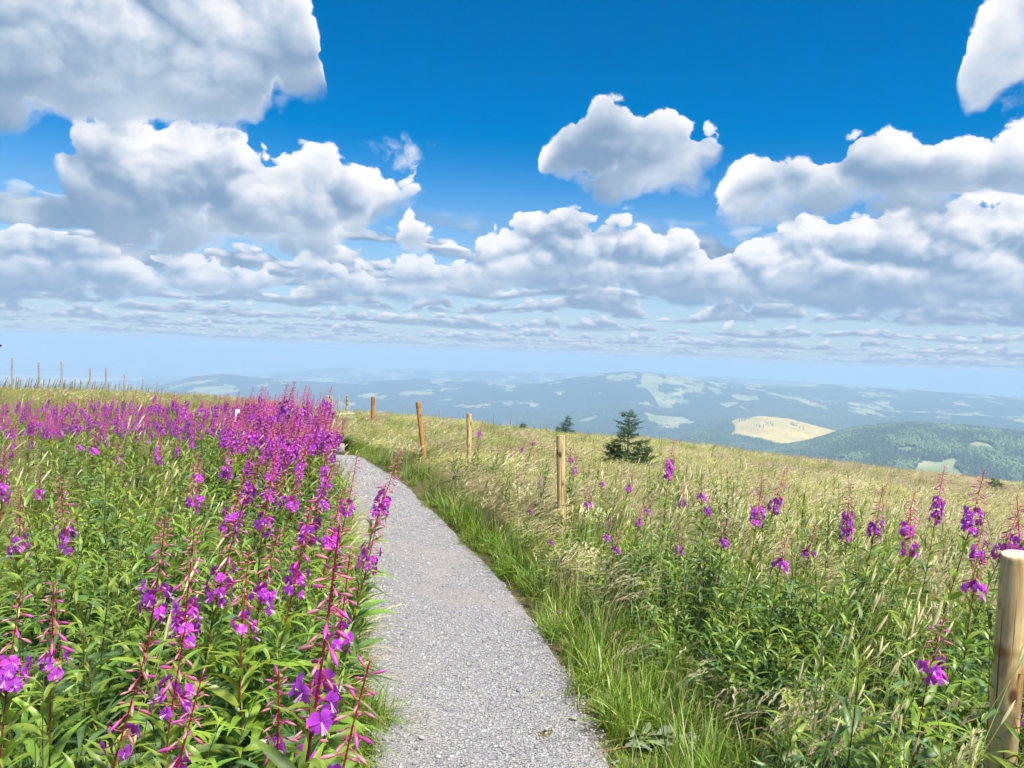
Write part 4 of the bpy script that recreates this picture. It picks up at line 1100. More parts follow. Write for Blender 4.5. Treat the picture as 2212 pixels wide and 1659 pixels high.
right = [
    (1035, 937, 10.6, 0, 'tall fireweed with a dark leafy stem standing at the slim pale post'),
    (1445, 1018, 5.6, 2, 'fireweed with a dense slanting purple head over dark foliage, right of the young spruce'),
    (988, 990, 12.6, 4, 'small fireweed head left of the slim pale post'),
    (1073, 976, 11.4, 4, 'first fireweed head right of the slim pale post'), (1086, 986, 11.0, 1, 'lower fireweed head in the row right of the slim pale post'),
    (1105, 981, 11.2, 4, 'third fireweed head in the row right of the slim pale post'), (1128, 971, 11.2, 0, 'fourth fireweed head in the row right of the slim pale post'),
    (1152, 957, 12.0, 1, 'highest fireweed head ending the row right of the slim pale post'),
    (1233, 990, 8.6, 4, 'upper fireweed head just right of the alone-standing pale post'), (1241, 1017, 7.9, 0, 'lower fireweed head just right of the alone-standing pale post'),
    (1165, 1042, 8.0, 6, 'faint fireweed head left of the alone-standing pale post'), (1100, 1052, 8.6, 6, 'pale small fireweed head midway between two pale posts'),
    (1300, 1042, 7.4, 6, 'small fireweed on a thin dark stem below the young spruce'), (1358, 1053, 6.6, 7, 'fireweed with two round blossom tufts below the young spruce'),
    (1270, 1086, 5.9, 6, 'lilac fireweed tuft right of the post in straw grass'), (1310, 1156, 4.9, 6, 'single fireweed tuft in green grass lower right of the post'),
    (1330, 1182, 4.7, 6, 'tiny fireweed tuft under the single one right of the post'), (1380, 1126, 5.2, 7, 'slanting fireweed spike among grass, centre right'),
    (1400, 1100, 5.6, 6, 'small fireweed head above the slanting spike, centre right'), (1468, 1182, 4.3, 4, 'fireweed with one round purple head over broad leaves, centre right'),
    (1475, 1079, 5.2, 4, 'fireweed with flat crimson tuft, left of a paired head'), (1515, 1069, 5.4, 6, 'left head of two small fireweeds on the straw meadow'),
    (1527, 1098, 5.1, 6, 'lower right head of two small fireweeds on the straw meadow'), (1562, 1164, 4.4, 6, 'lilac fireweed tuft between two taller plants, right half'),
    (1636, 1112, 4.2, 0, 'fireweed with a bright red stem and purple head, left one of a leaning pair'), (1674, 1086, 4.4, 1, 'fireweed with brown-red bud tip, right one of a leaning pair'),
    (1686, 1212, 3.6, 6, 'low fireweed with few blossoms in front of the leaning pair'), (1748, 1191, 3.9, 6, 'lone round fireweed head in the straw band, right half'),
    (1829, 1142, 3.8, 2, 'fireweed with two-storey purple head, first of the right-hand row'), (1891, 1136, 3.8, 1, 'fireweed with broad flat purple head, second of the right-hand row'),
    (1958, 1140, 3.8, 7, 'pale pinkish fireweed, third of the right-hand row'), (1966, 1178, 3.6, 4, 'fireweed with low drooping head under the pinkish one'),
    (2023, 1102, 4.1, 5, 'fireweed with parted purple head and slender tip, fourth of the right-hand row'), (2099, 1122, 3.7, 0, 'tallest fireweed of the right-hand row with slender red tip'),
    (2112, 1192, 3.4, 7, 'fireweed leaning behind the near post, lilac blossoms'), (2105, 1262, 2.9, 6, 'fireweed with grey seed fluff and few blossoms left of the near post'),
    (2165, 1187, 3.4, 1, 'fireweed directly behind the sawn top of the near post'), (2203, 1165, 3.3, 4, 'fireweed at the right frame edge above the near post'),
    (2012, 1430, 2.15, 6, 'short fireweed with two violet blossoms low in front of the near post'), (2205, 1550, 2.4, 6, 'violet fireweed tuft peeping out right of the near post'),
    (1207, 1328, 4.6, 6, 'tiny crimson fireweed tuft at the right path verge'), (1190, 1168, 5.2, 6, 'small fireweed tuft left of the foot of the alone-standing post'),
    (1145, 1102, 6.4, 6, 'faint lilac fireweed in grass left of the alone-standing post'),
]
for px, py, dep, k, lab in right: place_var(px, py, dep, lab, 'fireweeds right of the path', k)

# scattered heads in the grassy middle of the left side
midleft = [(85, 1060, 4.0, 4, 'flat fireweed head left of centre of the left bank, near the frame edge'), (415, 1080, 3.5, 1, 'fireweed with a split head above the full-ringed plants'), (430, 1074, 3.7, 4, 'small fireweed just behind the split head'),
           (255, 990, 5.2, 4, 'left one of two lone heads in the grey grass'), (343, 988, 5.0, 4, 'right one of two lone heads in the grey grass'), (430, 1025, 4.4, 6, 'lilac head in grey grass right of the lone pair'), (5, 1060, 3.4, 0, 'fireweed half cut by the left frame edge above the drooping one'),
           (5, 1015, 4.4, 1, 'upper fireweed half cut by the left frame edge'), (630, 1085, 3.4, 7, 'small head between the two-tier plant and the path'), (715, 1160, 2.6, 7, 'loose lilac head by the gravel above the path-edge spike')]
for px, py, dep, k, lab in midleft: place_var(px, py, dep, lab, 'fireweeds in the left bank', k)

# the purple bank: columns of plants from the path back to the crest
def ordinal(n):
    w = ['', 'first', 'second', 'third', 'fourth', 'fifth', 'sixth', 'seventh', 'eighth', 'ninth', 'tenth', 'eleventh', 'twelfth']
    return w[n] if n < len(w) else '%d%s' % (n, 'th' if 10 < n % 100 < 14 else {1: 'st', 2: 'nd', 3: 'rd'}.get(n % 10, 'th'))
def rows(spec, where, group):
    """rows of plants: (row name, count, px range, py, depth, scatter)"""
    for rname, n_, p0, p1, py0, dep0, jy, jd in spec:
        xs_ = np.sort(rng.uniform(p0, p1, n_))
        for k, px in enumerate(xs_):
            place_var(px, py0 + rng.normal(0, jy) + max(0, 560 - px) * (0.06 if 'skyline' in group else 0), dep0 + rng.normal(0, jd), 'fireweed, %s from left in the %s row of %s' % (ordinal(k + 1), rname, where), group)
rows([('rearmost', 24, 505, 700, 886, 9.0, 9, 0.3), ('second', 20, 500, 704, 904, 8.0, 12, 0.3), ('third', 17, 480, 708, 926, 7.0, 13, 0.25), ('foremost', 13, 470, 714, 950, 6.1, 14, 0.2)],
     'the purple skyline clump', 'fireweeds of the skyline clump')
rows([('rearmost', 30, -20, 500, 880, 11.3, 6, 0.4), ('second', 28, -20, 500, 896, 10.0, 7, 0.3), ('third', 26, -20, 490, 914, 8.9, 7, 0.3), ('fourth', 22, -20, 440, 936, 7.8, 10, 0.3), ('foremost', 12, -20, 430, 962, 6.6, 14, 0.3)],
     'the purple band under the left crest', 'fireweeds of the crest band')
rows([('upper', 12, 460, 728, 974, 5.4, 16, 0.12), ('middle', 9, 450, 732, 1015, 4.7, 16, 0.12), ('lower', 6, 500, 735, 1056, 3.9, 12, 0.12)],
     'the clump beside the gravel', 'fireweeds of the clump by the gravel')

def cluster_to_base(px, py, dep, off):
    T = at(px, py, dep); return T

# plants behind and between these, as one mass
pos, rot_, scl, idx = [], [], [], []
for k in range(700):
    if k < 190: px = rng.uniform(480, 712); u = rng.random(); py = 884 + 80 * u; dep = 10.5 - 4.4 * u + rng.normal(0, 0.4)
    else: px = rng.uniform(-60, 600); u = rng.random(); py = 880 + 60 * u + rng.normal(0, 6); dep = 13.5 - 5.5 * u + rng.normal(0, 0.6)
    v_ = int(rng.integers(0, NV)); off = VAR[v_][1]; rz = rng.normal(-0.1, 0.4); w_ = rotz(rz) @ off
    T = at(px, py, dep); gz_ = float(ground_z(T[0] - w_[0], T[1] - w_[1])); s = min(max((T[2] - gz_) / w_[2], 0.5), 1.4)
    pos.append((T[0] - w_[0] * s, T[1] - w_[1] * s, gz_ - 0.01)); rot_.append((rng.normal(0, 0.08), rng.normal(0, 0.08), rz)); scl.append((s, s, s)); idx.append(v_)
scatter('fireweed_mass', [q[2] for q in VAR], pos, rot_, scl, idx, 'crowded fireweeds filling the back of the purple bank')
# ------------------------------------------------------------------ grass tufts
def blade(mb, rs_, base, L, w, ang, arch, c0, c1, seg=4, stiff=1.6):
    t = np.linspace(0, 1, seg + 1)
    d_ = np.array([math.cos(ang), math.sin(ang)]); out = L * arch * t ** stiff
    z = L * t * math.sqrt(max(0.15, 1 - 0.55 * arch ** 2)) - L * 0.35 * arch * t ** 3
    pts = np.stack([base[0] + d_[0] * out, base[1] + d_[1] * out, base[2] + z], -1)
    sa = ang + math.pi / 2 + rs_.normal(0, 0.5)
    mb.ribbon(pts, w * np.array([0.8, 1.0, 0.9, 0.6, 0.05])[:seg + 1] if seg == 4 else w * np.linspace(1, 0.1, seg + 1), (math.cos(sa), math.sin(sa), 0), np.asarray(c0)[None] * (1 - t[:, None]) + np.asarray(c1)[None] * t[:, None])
    return pts

def wind(rs_, k=1.0): return rs_.normal(0.0, 0.9 / k)                    # most things bend towards +X

def tuft_green(seed, n, L, spread, c0, c1, w=0.0032, archm=0.45):
    rs_ = np.random.default_rng(seed); mb = MB()
    for k in range(n):
        a = rs_.random() * 6.28 if rs_.random() < 0.45 else wind(rs_)
        r = spread * math.sqrt(rs_.random()); b = rs_.random() * 6.28
        tone = rs_.uniform(0.7, 1.3); mixc = rs_.random()
        ct = (c1 * mixc + c0 * (1 - mixc)) * tone
        if rs_.random() < 0.20: ct = STRAW * tone * 0.8
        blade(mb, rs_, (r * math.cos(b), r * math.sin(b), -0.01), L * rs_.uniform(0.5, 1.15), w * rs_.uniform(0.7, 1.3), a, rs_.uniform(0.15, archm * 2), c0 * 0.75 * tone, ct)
    return mb.mesh('grass_tuft', M_PLANT, False)

def panicle(mb, rs_, tip, dirv, L, c, n=12, fluff=1.0):
    """loose seed head: many small spikelets round a drooping axis"""
    ax = np.asarray(dirv, float); ax /= np.linalg.norm(ax)
    for k in range(n):
        u = k / n; p0 = tip + ax * L * u + np.array([0, 0, -0.25 * L * u * u])
        a = rs_.random() * 6.28; sp = np.array([math.cos(a), math.sin(a), 0.3]) * 0.35 * fluff + ax * 0.9 + np.array([0.15, 0, -0.1])
        sp /= np.linalg.norm(sp); l = L * 0.22 * (1.1 - 0.6 * u) * rs_.uniform(0.7, 1.3)
        side = np.cross(sp, [0, 0, 1.0]); side /= np.linalg.norm(side) + 1e-9
        q = np.stack([p0, p0 + sp * l * 0.5, p0 + sp * l])
        mb.ribbon(q, np.array([0.3, 1.0, 0.15]) * l * 0.11 * fluff + 0.0004, side, c * rs_.uniform(0.75, 1.25))

def tuft_straw(seed, n, H, spread, head, c, basal=14, fluff=1.0, green=0.35):
    rs_ = np.random.default_rng(seed); mb = MB()
    for k in range(basal):
        r = spread * math.sqrt(rs_.random()); b = rs_.random() * 6.28
        cc = (GREEN * 1.2 if rs_.random() < green else STRAW * 0.7) * rs_.uniform(0.7, 1.2)
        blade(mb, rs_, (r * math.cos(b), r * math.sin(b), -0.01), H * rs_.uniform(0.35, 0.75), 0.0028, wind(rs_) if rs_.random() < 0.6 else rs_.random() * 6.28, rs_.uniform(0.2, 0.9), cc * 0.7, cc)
    for k in range(n):
        r = spread * math.sqrt(rs_.random()); b = rs_.random() * 6.28; a = wind(rs_, 1.4)
        tone = rs_.uniform(0.75, 1.2); L = H * rs_.uniform(0.7, 1.1)
        pts = blade(mb, rs_, (r * math.cos(b), r * math.sin(b), -0.01), L, 0.0013, a, rs_.uniform(0.15, 0.55), (GREEN * 0.5 + STRAW * 0.5) * tone * 0.9, c * tone, 4, 2.0)
        dv = pts[-1] - pts[-2]; panicle(mb, rs_, pts[-1] - dv * 0.3, dv + np.array([0.04, 0, -0.02]), head * rs_.uniform(0.7, 1.2), c * tone, 11, fluff)
    return mb.mesh('straw_tuft', M_PLANT, False)

def tuft_timothy(seed, n, H, spread):
    rs_ = np.random.default_rng(seed); mb = MB()
    for k in range(n):
        r = spread * math.sqrt(rs_.random()); b = rs_.random() * 6.28; a = wind(rs_, 1.2); L = H * rs_.uniform(0.75, 1.1); cst = (STRAW * 0.8 + LIME * 0.3) * rs_.uniform(0.8, 1.1)
        t = np.linspace(0, 1, 6); ar = rs_.uniform(0.1, 0.5)
        pts = np.stack([r * math.cos(b) + math.cos(a) * L * ar * t ** 1.8, r * math.sin(b) + math.sin(a) * L * ar * t ** 1.8, L * t * (1 - 0.12 * ar) - 0.01], -1)
        mb.tube(pts, np.linspace(0.0014, 0.0009, 6), 3, cst)
        dv = pts[-1] - pts[-2]; dv /= np.linalg.norm(dv); hl = rs_.uniform(0.035, 0.07); s = np.linspace(0, 1, 5)
        mb.tube(pts[-1] + dv * hl * s[:, None], 0.0040 * np.array([0.5, 1, 1, 0.9, 0.15]), 5, BUFF * rs_.uniform(1.05, 1.4))
    return mb.mesh('timothy', M_PLANT, False)

def tuft_weed(seed, n, H, dark=1.0):
    """leafy stems without flowers"""
    rs_ = np.random.default_rng(seed); mb = MB()
    for k in range(n):
        P_ = plant_plan(seed * 10 + k, H * rs_.uniform(0.7, 1.1), 0.05, rs_.uniform(0.02, 0.18), int(24 * H / 0.7), 0, 1, leafL=0.10 * rs_.uniform(0.85, 1.2))
        M = rotz(rs_.random() * 6.28 if k else 0.0); t_ = np.array([rs_.normal(0, 0.05), rs_.normal(0, 0.05), 0])
        for q in ('stem', 'foliage'):
            v, f, c = merged(P_, True, 0.25)[q].arrays(); mb.add(v @ M.T + t_, f, c * dark * 1.15 * rs_.uniform(0.9, 1.15))
    return mb.mesh('leafy_stems', M_PLANT)

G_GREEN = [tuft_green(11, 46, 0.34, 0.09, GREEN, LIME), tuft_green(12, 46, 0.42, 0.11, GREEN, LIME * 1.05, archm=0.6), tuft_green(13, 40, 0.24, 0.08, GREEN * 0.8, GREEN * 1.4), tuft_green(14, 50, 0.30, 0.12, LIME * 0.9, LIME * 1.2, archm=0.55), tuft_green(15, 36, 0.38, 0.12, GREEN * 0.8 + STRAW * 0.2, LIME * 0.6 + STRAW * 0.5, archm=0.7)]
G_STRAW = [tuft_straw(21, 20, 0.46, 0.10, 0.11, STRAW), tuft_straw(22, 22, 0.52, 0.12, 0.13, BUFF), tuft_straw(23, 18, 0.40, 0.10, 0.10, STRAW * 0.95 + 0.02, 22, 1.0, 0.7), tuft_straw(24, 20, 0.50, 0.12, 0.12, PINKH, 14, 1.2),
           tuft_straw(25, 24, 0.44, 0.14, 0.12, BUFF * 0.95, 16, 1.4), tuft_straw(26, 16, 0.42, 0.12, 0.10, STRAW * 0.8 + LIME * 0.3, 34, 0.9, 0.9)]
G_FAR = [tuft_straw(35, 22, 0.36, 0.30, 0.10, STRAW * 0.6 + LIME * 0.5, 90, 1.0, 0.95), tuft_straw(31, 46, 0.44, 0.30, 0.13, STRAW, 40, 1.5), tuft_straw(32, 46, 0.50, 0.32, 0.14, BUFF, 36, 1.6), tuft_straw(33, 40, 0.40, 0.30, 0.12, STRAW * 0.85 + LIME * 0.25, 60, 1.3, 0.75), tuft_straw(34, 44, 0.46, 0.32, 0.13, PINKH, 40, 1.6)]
G_TIM = [tuft_timothy(41, 5, 0.75, 0.10), tuft_timothy(42, 3, 0.85, 0.08), tuft_timothy(43, 6, 0.62, 0.14)]
G_WEED = [tuft_weed(51, 2, 0.72), tuft_weed(52, 3, 0.62), tuft_weed(53, 2, 0.85, 0.9), tuft_weed(54, 3, 0.5, 1.1), tuft_weed(55, 2, 0.95, 0.85)]

def spread_pts(n, rmin, rmax, power=1.0, azmax=R(47)):
    a = rng.uniform(-azmax, azmax, n); r = np.sqrt(rng.uniform(rmin ** 2, rmax ** 2, n)) if power == 1.0 else rmin + (rmax - rmin) * rng.random(n) ** power
    return r * np.sin(a), r * np.cos(a)

_cb = hit(1400, 1632)
_pb = [(at(q[1][0], q[1][1], q[2])[0], q[2]) for q in posts[1:4]]       # trodden ground just before the posts
def lay(name, protos, x, y, keep, smin, smax, label, windy=0.5, tilt=0.08, weights=None, zs=1.0, patch=None):
    m = (rng.random(len(x)) < keep) & ~((np.abs(x - _cb[0]) < 0.15) & (y > _cb[1] - 0.22) & (y < _cb[1] + 0.02))
    if name not in ('verge_grass', 'green_patches'):
        for qx, qy in _pb:
            t_ = y / qy; m &= ~((np.abs(x - qx * t_) < 0.07 + 0.012 * qy) & (y < qy + 0.1) & (y > qy - 0.12 * qy - 0.35))
    x, y = x[m], y[m]; n = len(x)
    s = rng.uniform(smin, smax, n)
    scl = np.stack([s, s, s * rng.uniform(0.85, 1.15, n) * zs], -1)
    rot = np.stack([rng.normal(0, tilt, n), rng.normal(0, tilt, n), rng.normal(0, windy, n)], -1)
    idx = rng.choice(len(protos), n, p=weights)
    if patch is not None:
        q = np.clip((fbm(x / patch, y / patch, 3, 211) * 0.9 + 0.5) * len(protos) + rng.normal(0, 0.7, n), 0, len(protos) - 0.01)
        idx = np.where(rng.random(n) < 0.7, q.astype(int), idx)
        scl = scl * (0.85 + 0.35 * (fbm(x / patch * 1.7, y / patch * 1.7, 3, 223)[:, None] + 0.3))
    scatter(name, protos, np.stack([x, y, ground_z(x, y)], -1), rot, scl, idx, label)
    return n

NG = 0
# verge: short lush grass along the gravel
x, y = spread_pts(30500, 0.9, 16, 0.9)
d_, sd_ = path_dist(x, y)
near_w = np.exp(-np.clip(d_, 0, None) / 0.30)
keep = (d_ > 0.0 + 0.07 * fbm(x * 2.2, y * 2.2, 3, 101)) * near_w * np.clip(2.6 / np.hypot(x, y), 0.25, 1) * np.where(sd_ > 0, 1.0, 0.55)
NG += lay('verge_grass', G_GREEN, x, y, keep, 0.28, 0.72, 'short lush green grass along both edges of the path', 1.0, 0.15)
# green grass of the near right bank and under everything
x, y = spread_pts(18800, 0.9, 9.5, 1.0)
d_, sd_ = path_dist(x, y); r_ = np.hypot(x, y)
gp = fbm(x / 1.3, y / 1.3, 3, 41)
keep = (d_ > 0.10) * np.clip(0.60 + 0.5 * gp, 0.1, 1) * np.where(sd_ > 0, 0.50, 0.42)
NG += lay('bank_grass', G_GREEN, x, y, keep, 0.55, 1.1, 'long arching green grass on the banks beside the path', 0.9, 0.12)
# straw grass with seed heads, thicker with distance
x, y = spread_pts(17600, 1.6, 10.5, 1.0)
d_, sd_ = path_dist(x, y); r_ = np.hypot(x, y)
sp = fbm(x / 1.9 + 5, y / 1.9, 3, 43)
keep = (d_ > 0.18) * np.clip(sstep(r_, 3.2, 9.0) * 0.85 + 0.10 + 0.45 * sp, 0.03, 1) * np.where(sd_ > 0, 0.55, np.where(r_ > 3.2, 0.50, 0.15))
NG += lay('straw_grass', G_STRAW, x, y, keep, 0.75, 1.2, 'dry straw grass with feathery seed heads bending in the wind', 0.5, 0.12, patch=2.2)
# far meadow to the crest and over it
x, y = spread_pts(42000, 8.0, 60.0, 1.15, R(42))
d_, sd_ = path_dist(x, y); r_ = np.hypot(x, y)
sp = fbm(x / 3.5, y / 5.0, 3, 47)
keep = (d_ > 0.35) * np.clip(0.72 + 0.35 * sp, 0.25, 1) * np.where((sd_ < 0) & (r_ < 13.5), 0.45, 1.0)
NG += lay('crest_grass', G_FAR, x, y, keep, 0.6, 1.0, 'pale straw meadow grass rolling over to the crest', 0.45, 0.10, [0.25, 0.25, 0.18, 0.22, 0.10], patch=5.0)
x, y = spread_pts(26000, 6.0, 55.0, 1.2, R(42))
d_, sd_ = path_dist(x, y); gp = fbm(x / 2.6, y / 4.0, 3, 53)
keep = (d_ > 0.1) * np.clip(0.42 + 1.5 * gp, 0.0, 1)
NG += lay('green_patches', G_GREEN, x, y, keep, 0.9, 1.5, 'green grass patches showing between the straw', 0.8, 0.1)
# tall thin stalks with whitish cylinders
x, y = spread_pts(3000, 1.4, 8.0, 1.0)
d_, sd_ = path_dist(x, y)
NG += lay('timothy_grass', G_TIM, x, y, (d_ > 0.35) * np.where(sd_ > 0, 0.24, 0.10), 0.75, 1.15, 'tall thin stalks with pale cylindrical heads', 0.5, 0.12)
# leafy stems without flowers: thick on the near left, a belt on the right
x, y = spread_pts(8000, 0.75, 8.5, 1.0)
d_, sd_ = path_dist(x, y); r_ = np.hypot(x, y)
wp = fbm(x / 1.1, y / 1.1, 3, 59)
kl = np.clip(1.10 - sstep(r_, 2.6, 6.0) * 0.85 + 0.35 * wp, 0.05, 1)
kr = sstep(d_, 0.30, 0.95) * np.clip(0.85 - sstep(r_, 4.0, 6.5) * 0.8 + 0.5 * wp, 0.02, 1)
keep = np.where(sd_ > 0, kr * 0.66, (d_ > 0.16) * kl * 0.62)
# and the dark leafy clumps one sees at the slim post and under the slanting heads
for cpx, cpy, cn, cr in ((1030, 1085, 9, 0.16), (1050, 1095, 8, 0.2), (1105, 1100, 9, 0.3), (1085, 1130, 7, 0.25), (1425, 1150, 8, 0.16), (1440, 1170, 7, 0.2), (1640, 1240, 8, 0.2), (1690, 1290, 8, 0.25), (1840, 1290, 8, 0.25), (1900, 1330, 8, 0.25), (2030, 1300, 8, 0.25), (1170, 1180, 5, 0.3)):
    B = hit(cpx, cpy); x = np.concatenate([x, B[0] + rng.normal(0, cr, cn)]); y = np.concatenate([y, B[1] + rng.normal(0, cr, cn)]); keep = np.concatenate([keep, np.ones(cn)])
NG += lay('leafy_stems', G_WEED, x, y, keep, 0.62, 1.0, 'leafy green stems without flowers crowding the banks', 0.6, 0.10)
print('TIMING grass instances', NG)
# ------------------------------------------------------------------ young spruces and bushes on the meadow
def twig_branch(seed, L, c, dens=1.7):
    """a spruce branch along +X: woody axis, side twigs, each clothed in needle sprays"""
    rs_ = np.random.default_rng(seed); mb = MB()
    t = np.linspace(0, 1, 6); ax = np.stack([L * t, 0.03 * L * np.sin(t * 4 + seed), -0.10 * L * t + 0.16 * L * t ** 2], -1)
    mb.tube(ax, np.linspace(0.006, 0.002, 6) * L / 0.4, 4, (0.12, 0.085, 0.055))
    def spray(p0, d_, l):
        d_ = d_ / np.linalg.norm(d_); n = max(4, int(l / 0.016 * dens))
        for k in range(n):
            p = p0 + d_ * l * (k + 0.5) / n; a = rs_.random() * 6.28
            u_ = np.cross(d_, [0, 0, 1.0]); u_ /= np.linalg.norm(u_) + 1e-9; w_ = np.cross(d_, u_)
            nd = d_ * 0.7 + (u_ * math.cos(a) + w_ * math.sin(a)); nd /= np.linalg.norm(nd); ln = 0.026 * rs_.uniform(0.7, 1.3)
            sd_ = np.cross(nd, rs_.normal(size=3)); sd_ /= np.linalg.norm(sd_)
            q = np.stack([p, p + nd * ln]); mb.ribbon(q, [0.0052, 0.0018], sd_, c * rs_.uniform(0.6, 1.5))
    spray(ax[1], ax[-1] - ax[1], L * 0.95)
    for k in range(int(5 + L * 14)):
        u = 0.2 + 0.75 * rs_.random(); p = np.array([np.interp(u, t, ax[:, j]) for j in range(3)]); s_ = 1 if k % 2 else -1
        d_ = np.array([0.75, s_ * rs_.uniform(0.5, 1.0), rs_.normal(0, 0.15)]); spray(p, d_, L * 0.42 * (1.1 - u) + 0.03)
    return mb.mesh('branch', M_PLANT, False)
SPR = np.array([0.045, 0.115, 0.035])
BR = [twig_branch(500 + k, L, SPR * q) for k, (L, q) in enumerate(((0.42, 1.0), (0.34, 1.25), (0.26, 0.9), (0.16, 1.3)))]
BRL = [0.42, 0.34, 0.26, 0.16]
def spruce(px, ty, dep, label, seed, name='young_spruce', bare=(0.42, 0.55), width=1.0, hfix=None, lean=0.0):
    rs_ = np.random.default_rng(seed); T = at(px, ty, dep); gz_ = float(ground_z(T[0], T[1])); H = (T[2] - gz_) if hfix is None else hfix
    e = root_at((T[0], T[1], gz_ - 0.02), 0, 1.0, label, 'young conifers on the meadow', name, 'spruce'); e.rotation_euler = (0, lean, 0)
    mb = MB(); z_ = np.linspace(0, H, 12); mb.tube(np.stack([0.012 * np.sin(z_ * 5), 0.01 * np.cos(z_ * 4), z_], -1), np.linspace(0.024, 0.004, 12) * H / 1.3, 6, (0.17, 0.14, 0.11))
    new_obj('trunk', mb.mesh('trunk', M_PLANT), e)
    zz_ = 0.06 * H
    while zz_ < 0.985 * H:
        u = zz_ / H
        if not (bare[0] < u < bare[1]):
            Lw = width * (0.42 * (1 - u) ** 0.75 + 0.05) * H / 1.35
            nb = 7 if u < 0.8 else 5
            for k in range(nb):
                k0 = int(np.argmin(np.abs(np.array(BRL) - Lw * 1.0))); s_ = Lw * rs_.uniform(0.55, 1.25) / BRL[k0]
                o = new_obj('branch', BR[k0], e, loc=(0, 0, zz_ + rs_.normal(0, 0.012))); o.scale = (s_,) * 3
                o.rotation_euler = (rs_.normal(0, 0.1), -0.10 - 0.75 * max(0, u - 0.75) + rs_.normal(0, 0.1), k * 6.283 / nb + rs_.normal(0, 0.35) + zz_ * 9)
        zz_ += (0.065 if u < 0.4 else 0.085) * H * (1.1 - 0.5 * u)
    return e
spruce(1360, 886, 15.6, 'young spruce with a bare stretch of trunk and slim leader, rising above the meadow line', 1, bare=(0.36, 0.48), width=1.45)
spruce(1388, 950, 15.3, 'broad low spruce tucked against the right of the young spruce', 2, bare=(0.45, 0.5), width=1.7)
spruce(1328, 945, 16.0, 'small dull spruce just left of the young spruce', 3, bare=(0.3, 0.4), width=1.6)
spruce(1222, 896, 36.0, 'windswept spruce bush on the crest behind the alone-standing post', 4, bare=(2, 3), width=1.35, lean=0.12)
spruce(1130, 912, 39.0, 'small dark bush on the crest left of the windswept one', 5, bare=(2, 3), width=1.6)
spruce(1205, 920, 37.0, 'tiny spruce seedling at the foot of the windswept bush', 6, bare=(2, 3), width=1.2)
spruce(2150, 1032, 19.0, 'small round spruce bush alone on the straw meadow at far right', 7, bare=(2, 3), width=1.7)
spruce(1546, 960, 33.0, 'tiny dark seedling on the meadow edge under the dry hill', 8, bare=(2, 3), width=1.5)

# ------------------------------------------------------------------ white umbels at the bend
T = at(741, 893, 15.6); gz_ = float(ground_z(T[0], T[1])); e = root_at((T[0], T[1], gz_), 0, 1.0, 'hogweed with flat white umbels over dark leaves at the path bend', None, 'hogweed', 'wildflower')
H = T[2] - gz_; rs_ = np.random.default_rng(77)
mb = MB(); mb.tube([(0, 0, 0), (0.01, 0, H * 0.5), (0.0, 0, H * 0.78)], [0.009, 0.007, 0.005], 5, (0.16, 0.20, 0.07)); new_obj('stem', mb.mesh('stem', M_PLANT), e)
for k in range(7):
    c_ = np.array([rs_.normal(0.03, 0.12), rs_.normal(0, 0.08), H * rs_.uniform(0.84, 1.02)]); mb = MB()
    mb.tube([(0, 0, H * 0.70), c_ * [0.6, 0.6, 0.93], c_ - [0, 0, 0.03]], [0.004, 0.003, 0.002], 4, (0.16, 0.20, 0.07))
    for j in range(34):
        a = j * 2.4; r = 0.115 * math.sqrt(j / 34); p = c_ + np.array([r * math.cos(a), r * math.sin(a), 0.02 * (1 - (r / 0.115) ** 2)])
        mb.ribbon(np.stack([p - [0.013, 0, 0], p + [0, 0, 0.004], p + [0.013, 0, 0]]), [0.007, 0.013, 0.007], (0, 1, 0), np.array([0.70, 0.70, 0.55]) * rs_.uniform(0.85, 1.1))
    new_obj('umbel', mb.mesh('umbel', M_PLANT), e)
for k in range(9):
    a = k * 0.9; o = new_obj('leaf', ME_LEAF[3], e); s_ = rs_.uniform(0.28, 0.42); o.scale = (s_, s_ * 2.2, s_); o.rotation_euler = (0, -0.7, a); o.location = (0.05, 0, 0.02 + 0.02 * k)

# ------------------------------------------------------------------ cut branch with pale leaves at the path edge
B = hit(1345, 1632); e = root_at((B[0], B[1], B[2] + 0.02), 0.25, 1.0, 'wilted branch with silvery leaves and a reddish stem lying at the right path edge', None, 'cut_branch', 'branch')
mb = MB(); mb.tube([(-0.14, 0, 0.0), (0, 0.005, 0.012), (0.18, 0.0, 0.02), (0.42, 0.03, 0.03)], [0.005, 0.005, 0.004, 0.002], 6, (0.34, 0.15, 0.09)); new_obj('stem', mb.mesh('stem', M_PLANT), e)
silv = leaf_piece(1.0, 0.11, 0.15, 0.2, np.array([0.34, 0.40, 0.28]), np.array([0.26, 0.34, 0.22])); me_s = np_mesh('leaf', silv[0], silv[1], M_PLANT, True, col=silv[2])
for k in range(30):
    u = k / 30.0; o = new_obj('leaf', me_s, e, loc=(0.0 + 0.42 * u, random.uniform(-0.02, 0.02), 0.03 + 0.025 * random.random())); s_ = random.uniform(0.10, 0.17); o.scale = (s_, s_ * 1.15, s_)
    o.rotation_euler = (random.uniform(-0.7, 0.7), random.uniform(-0.15, 0.20), (0.6 if k % 2 else -0.6) + random.uniform(-0.7, 0.7))

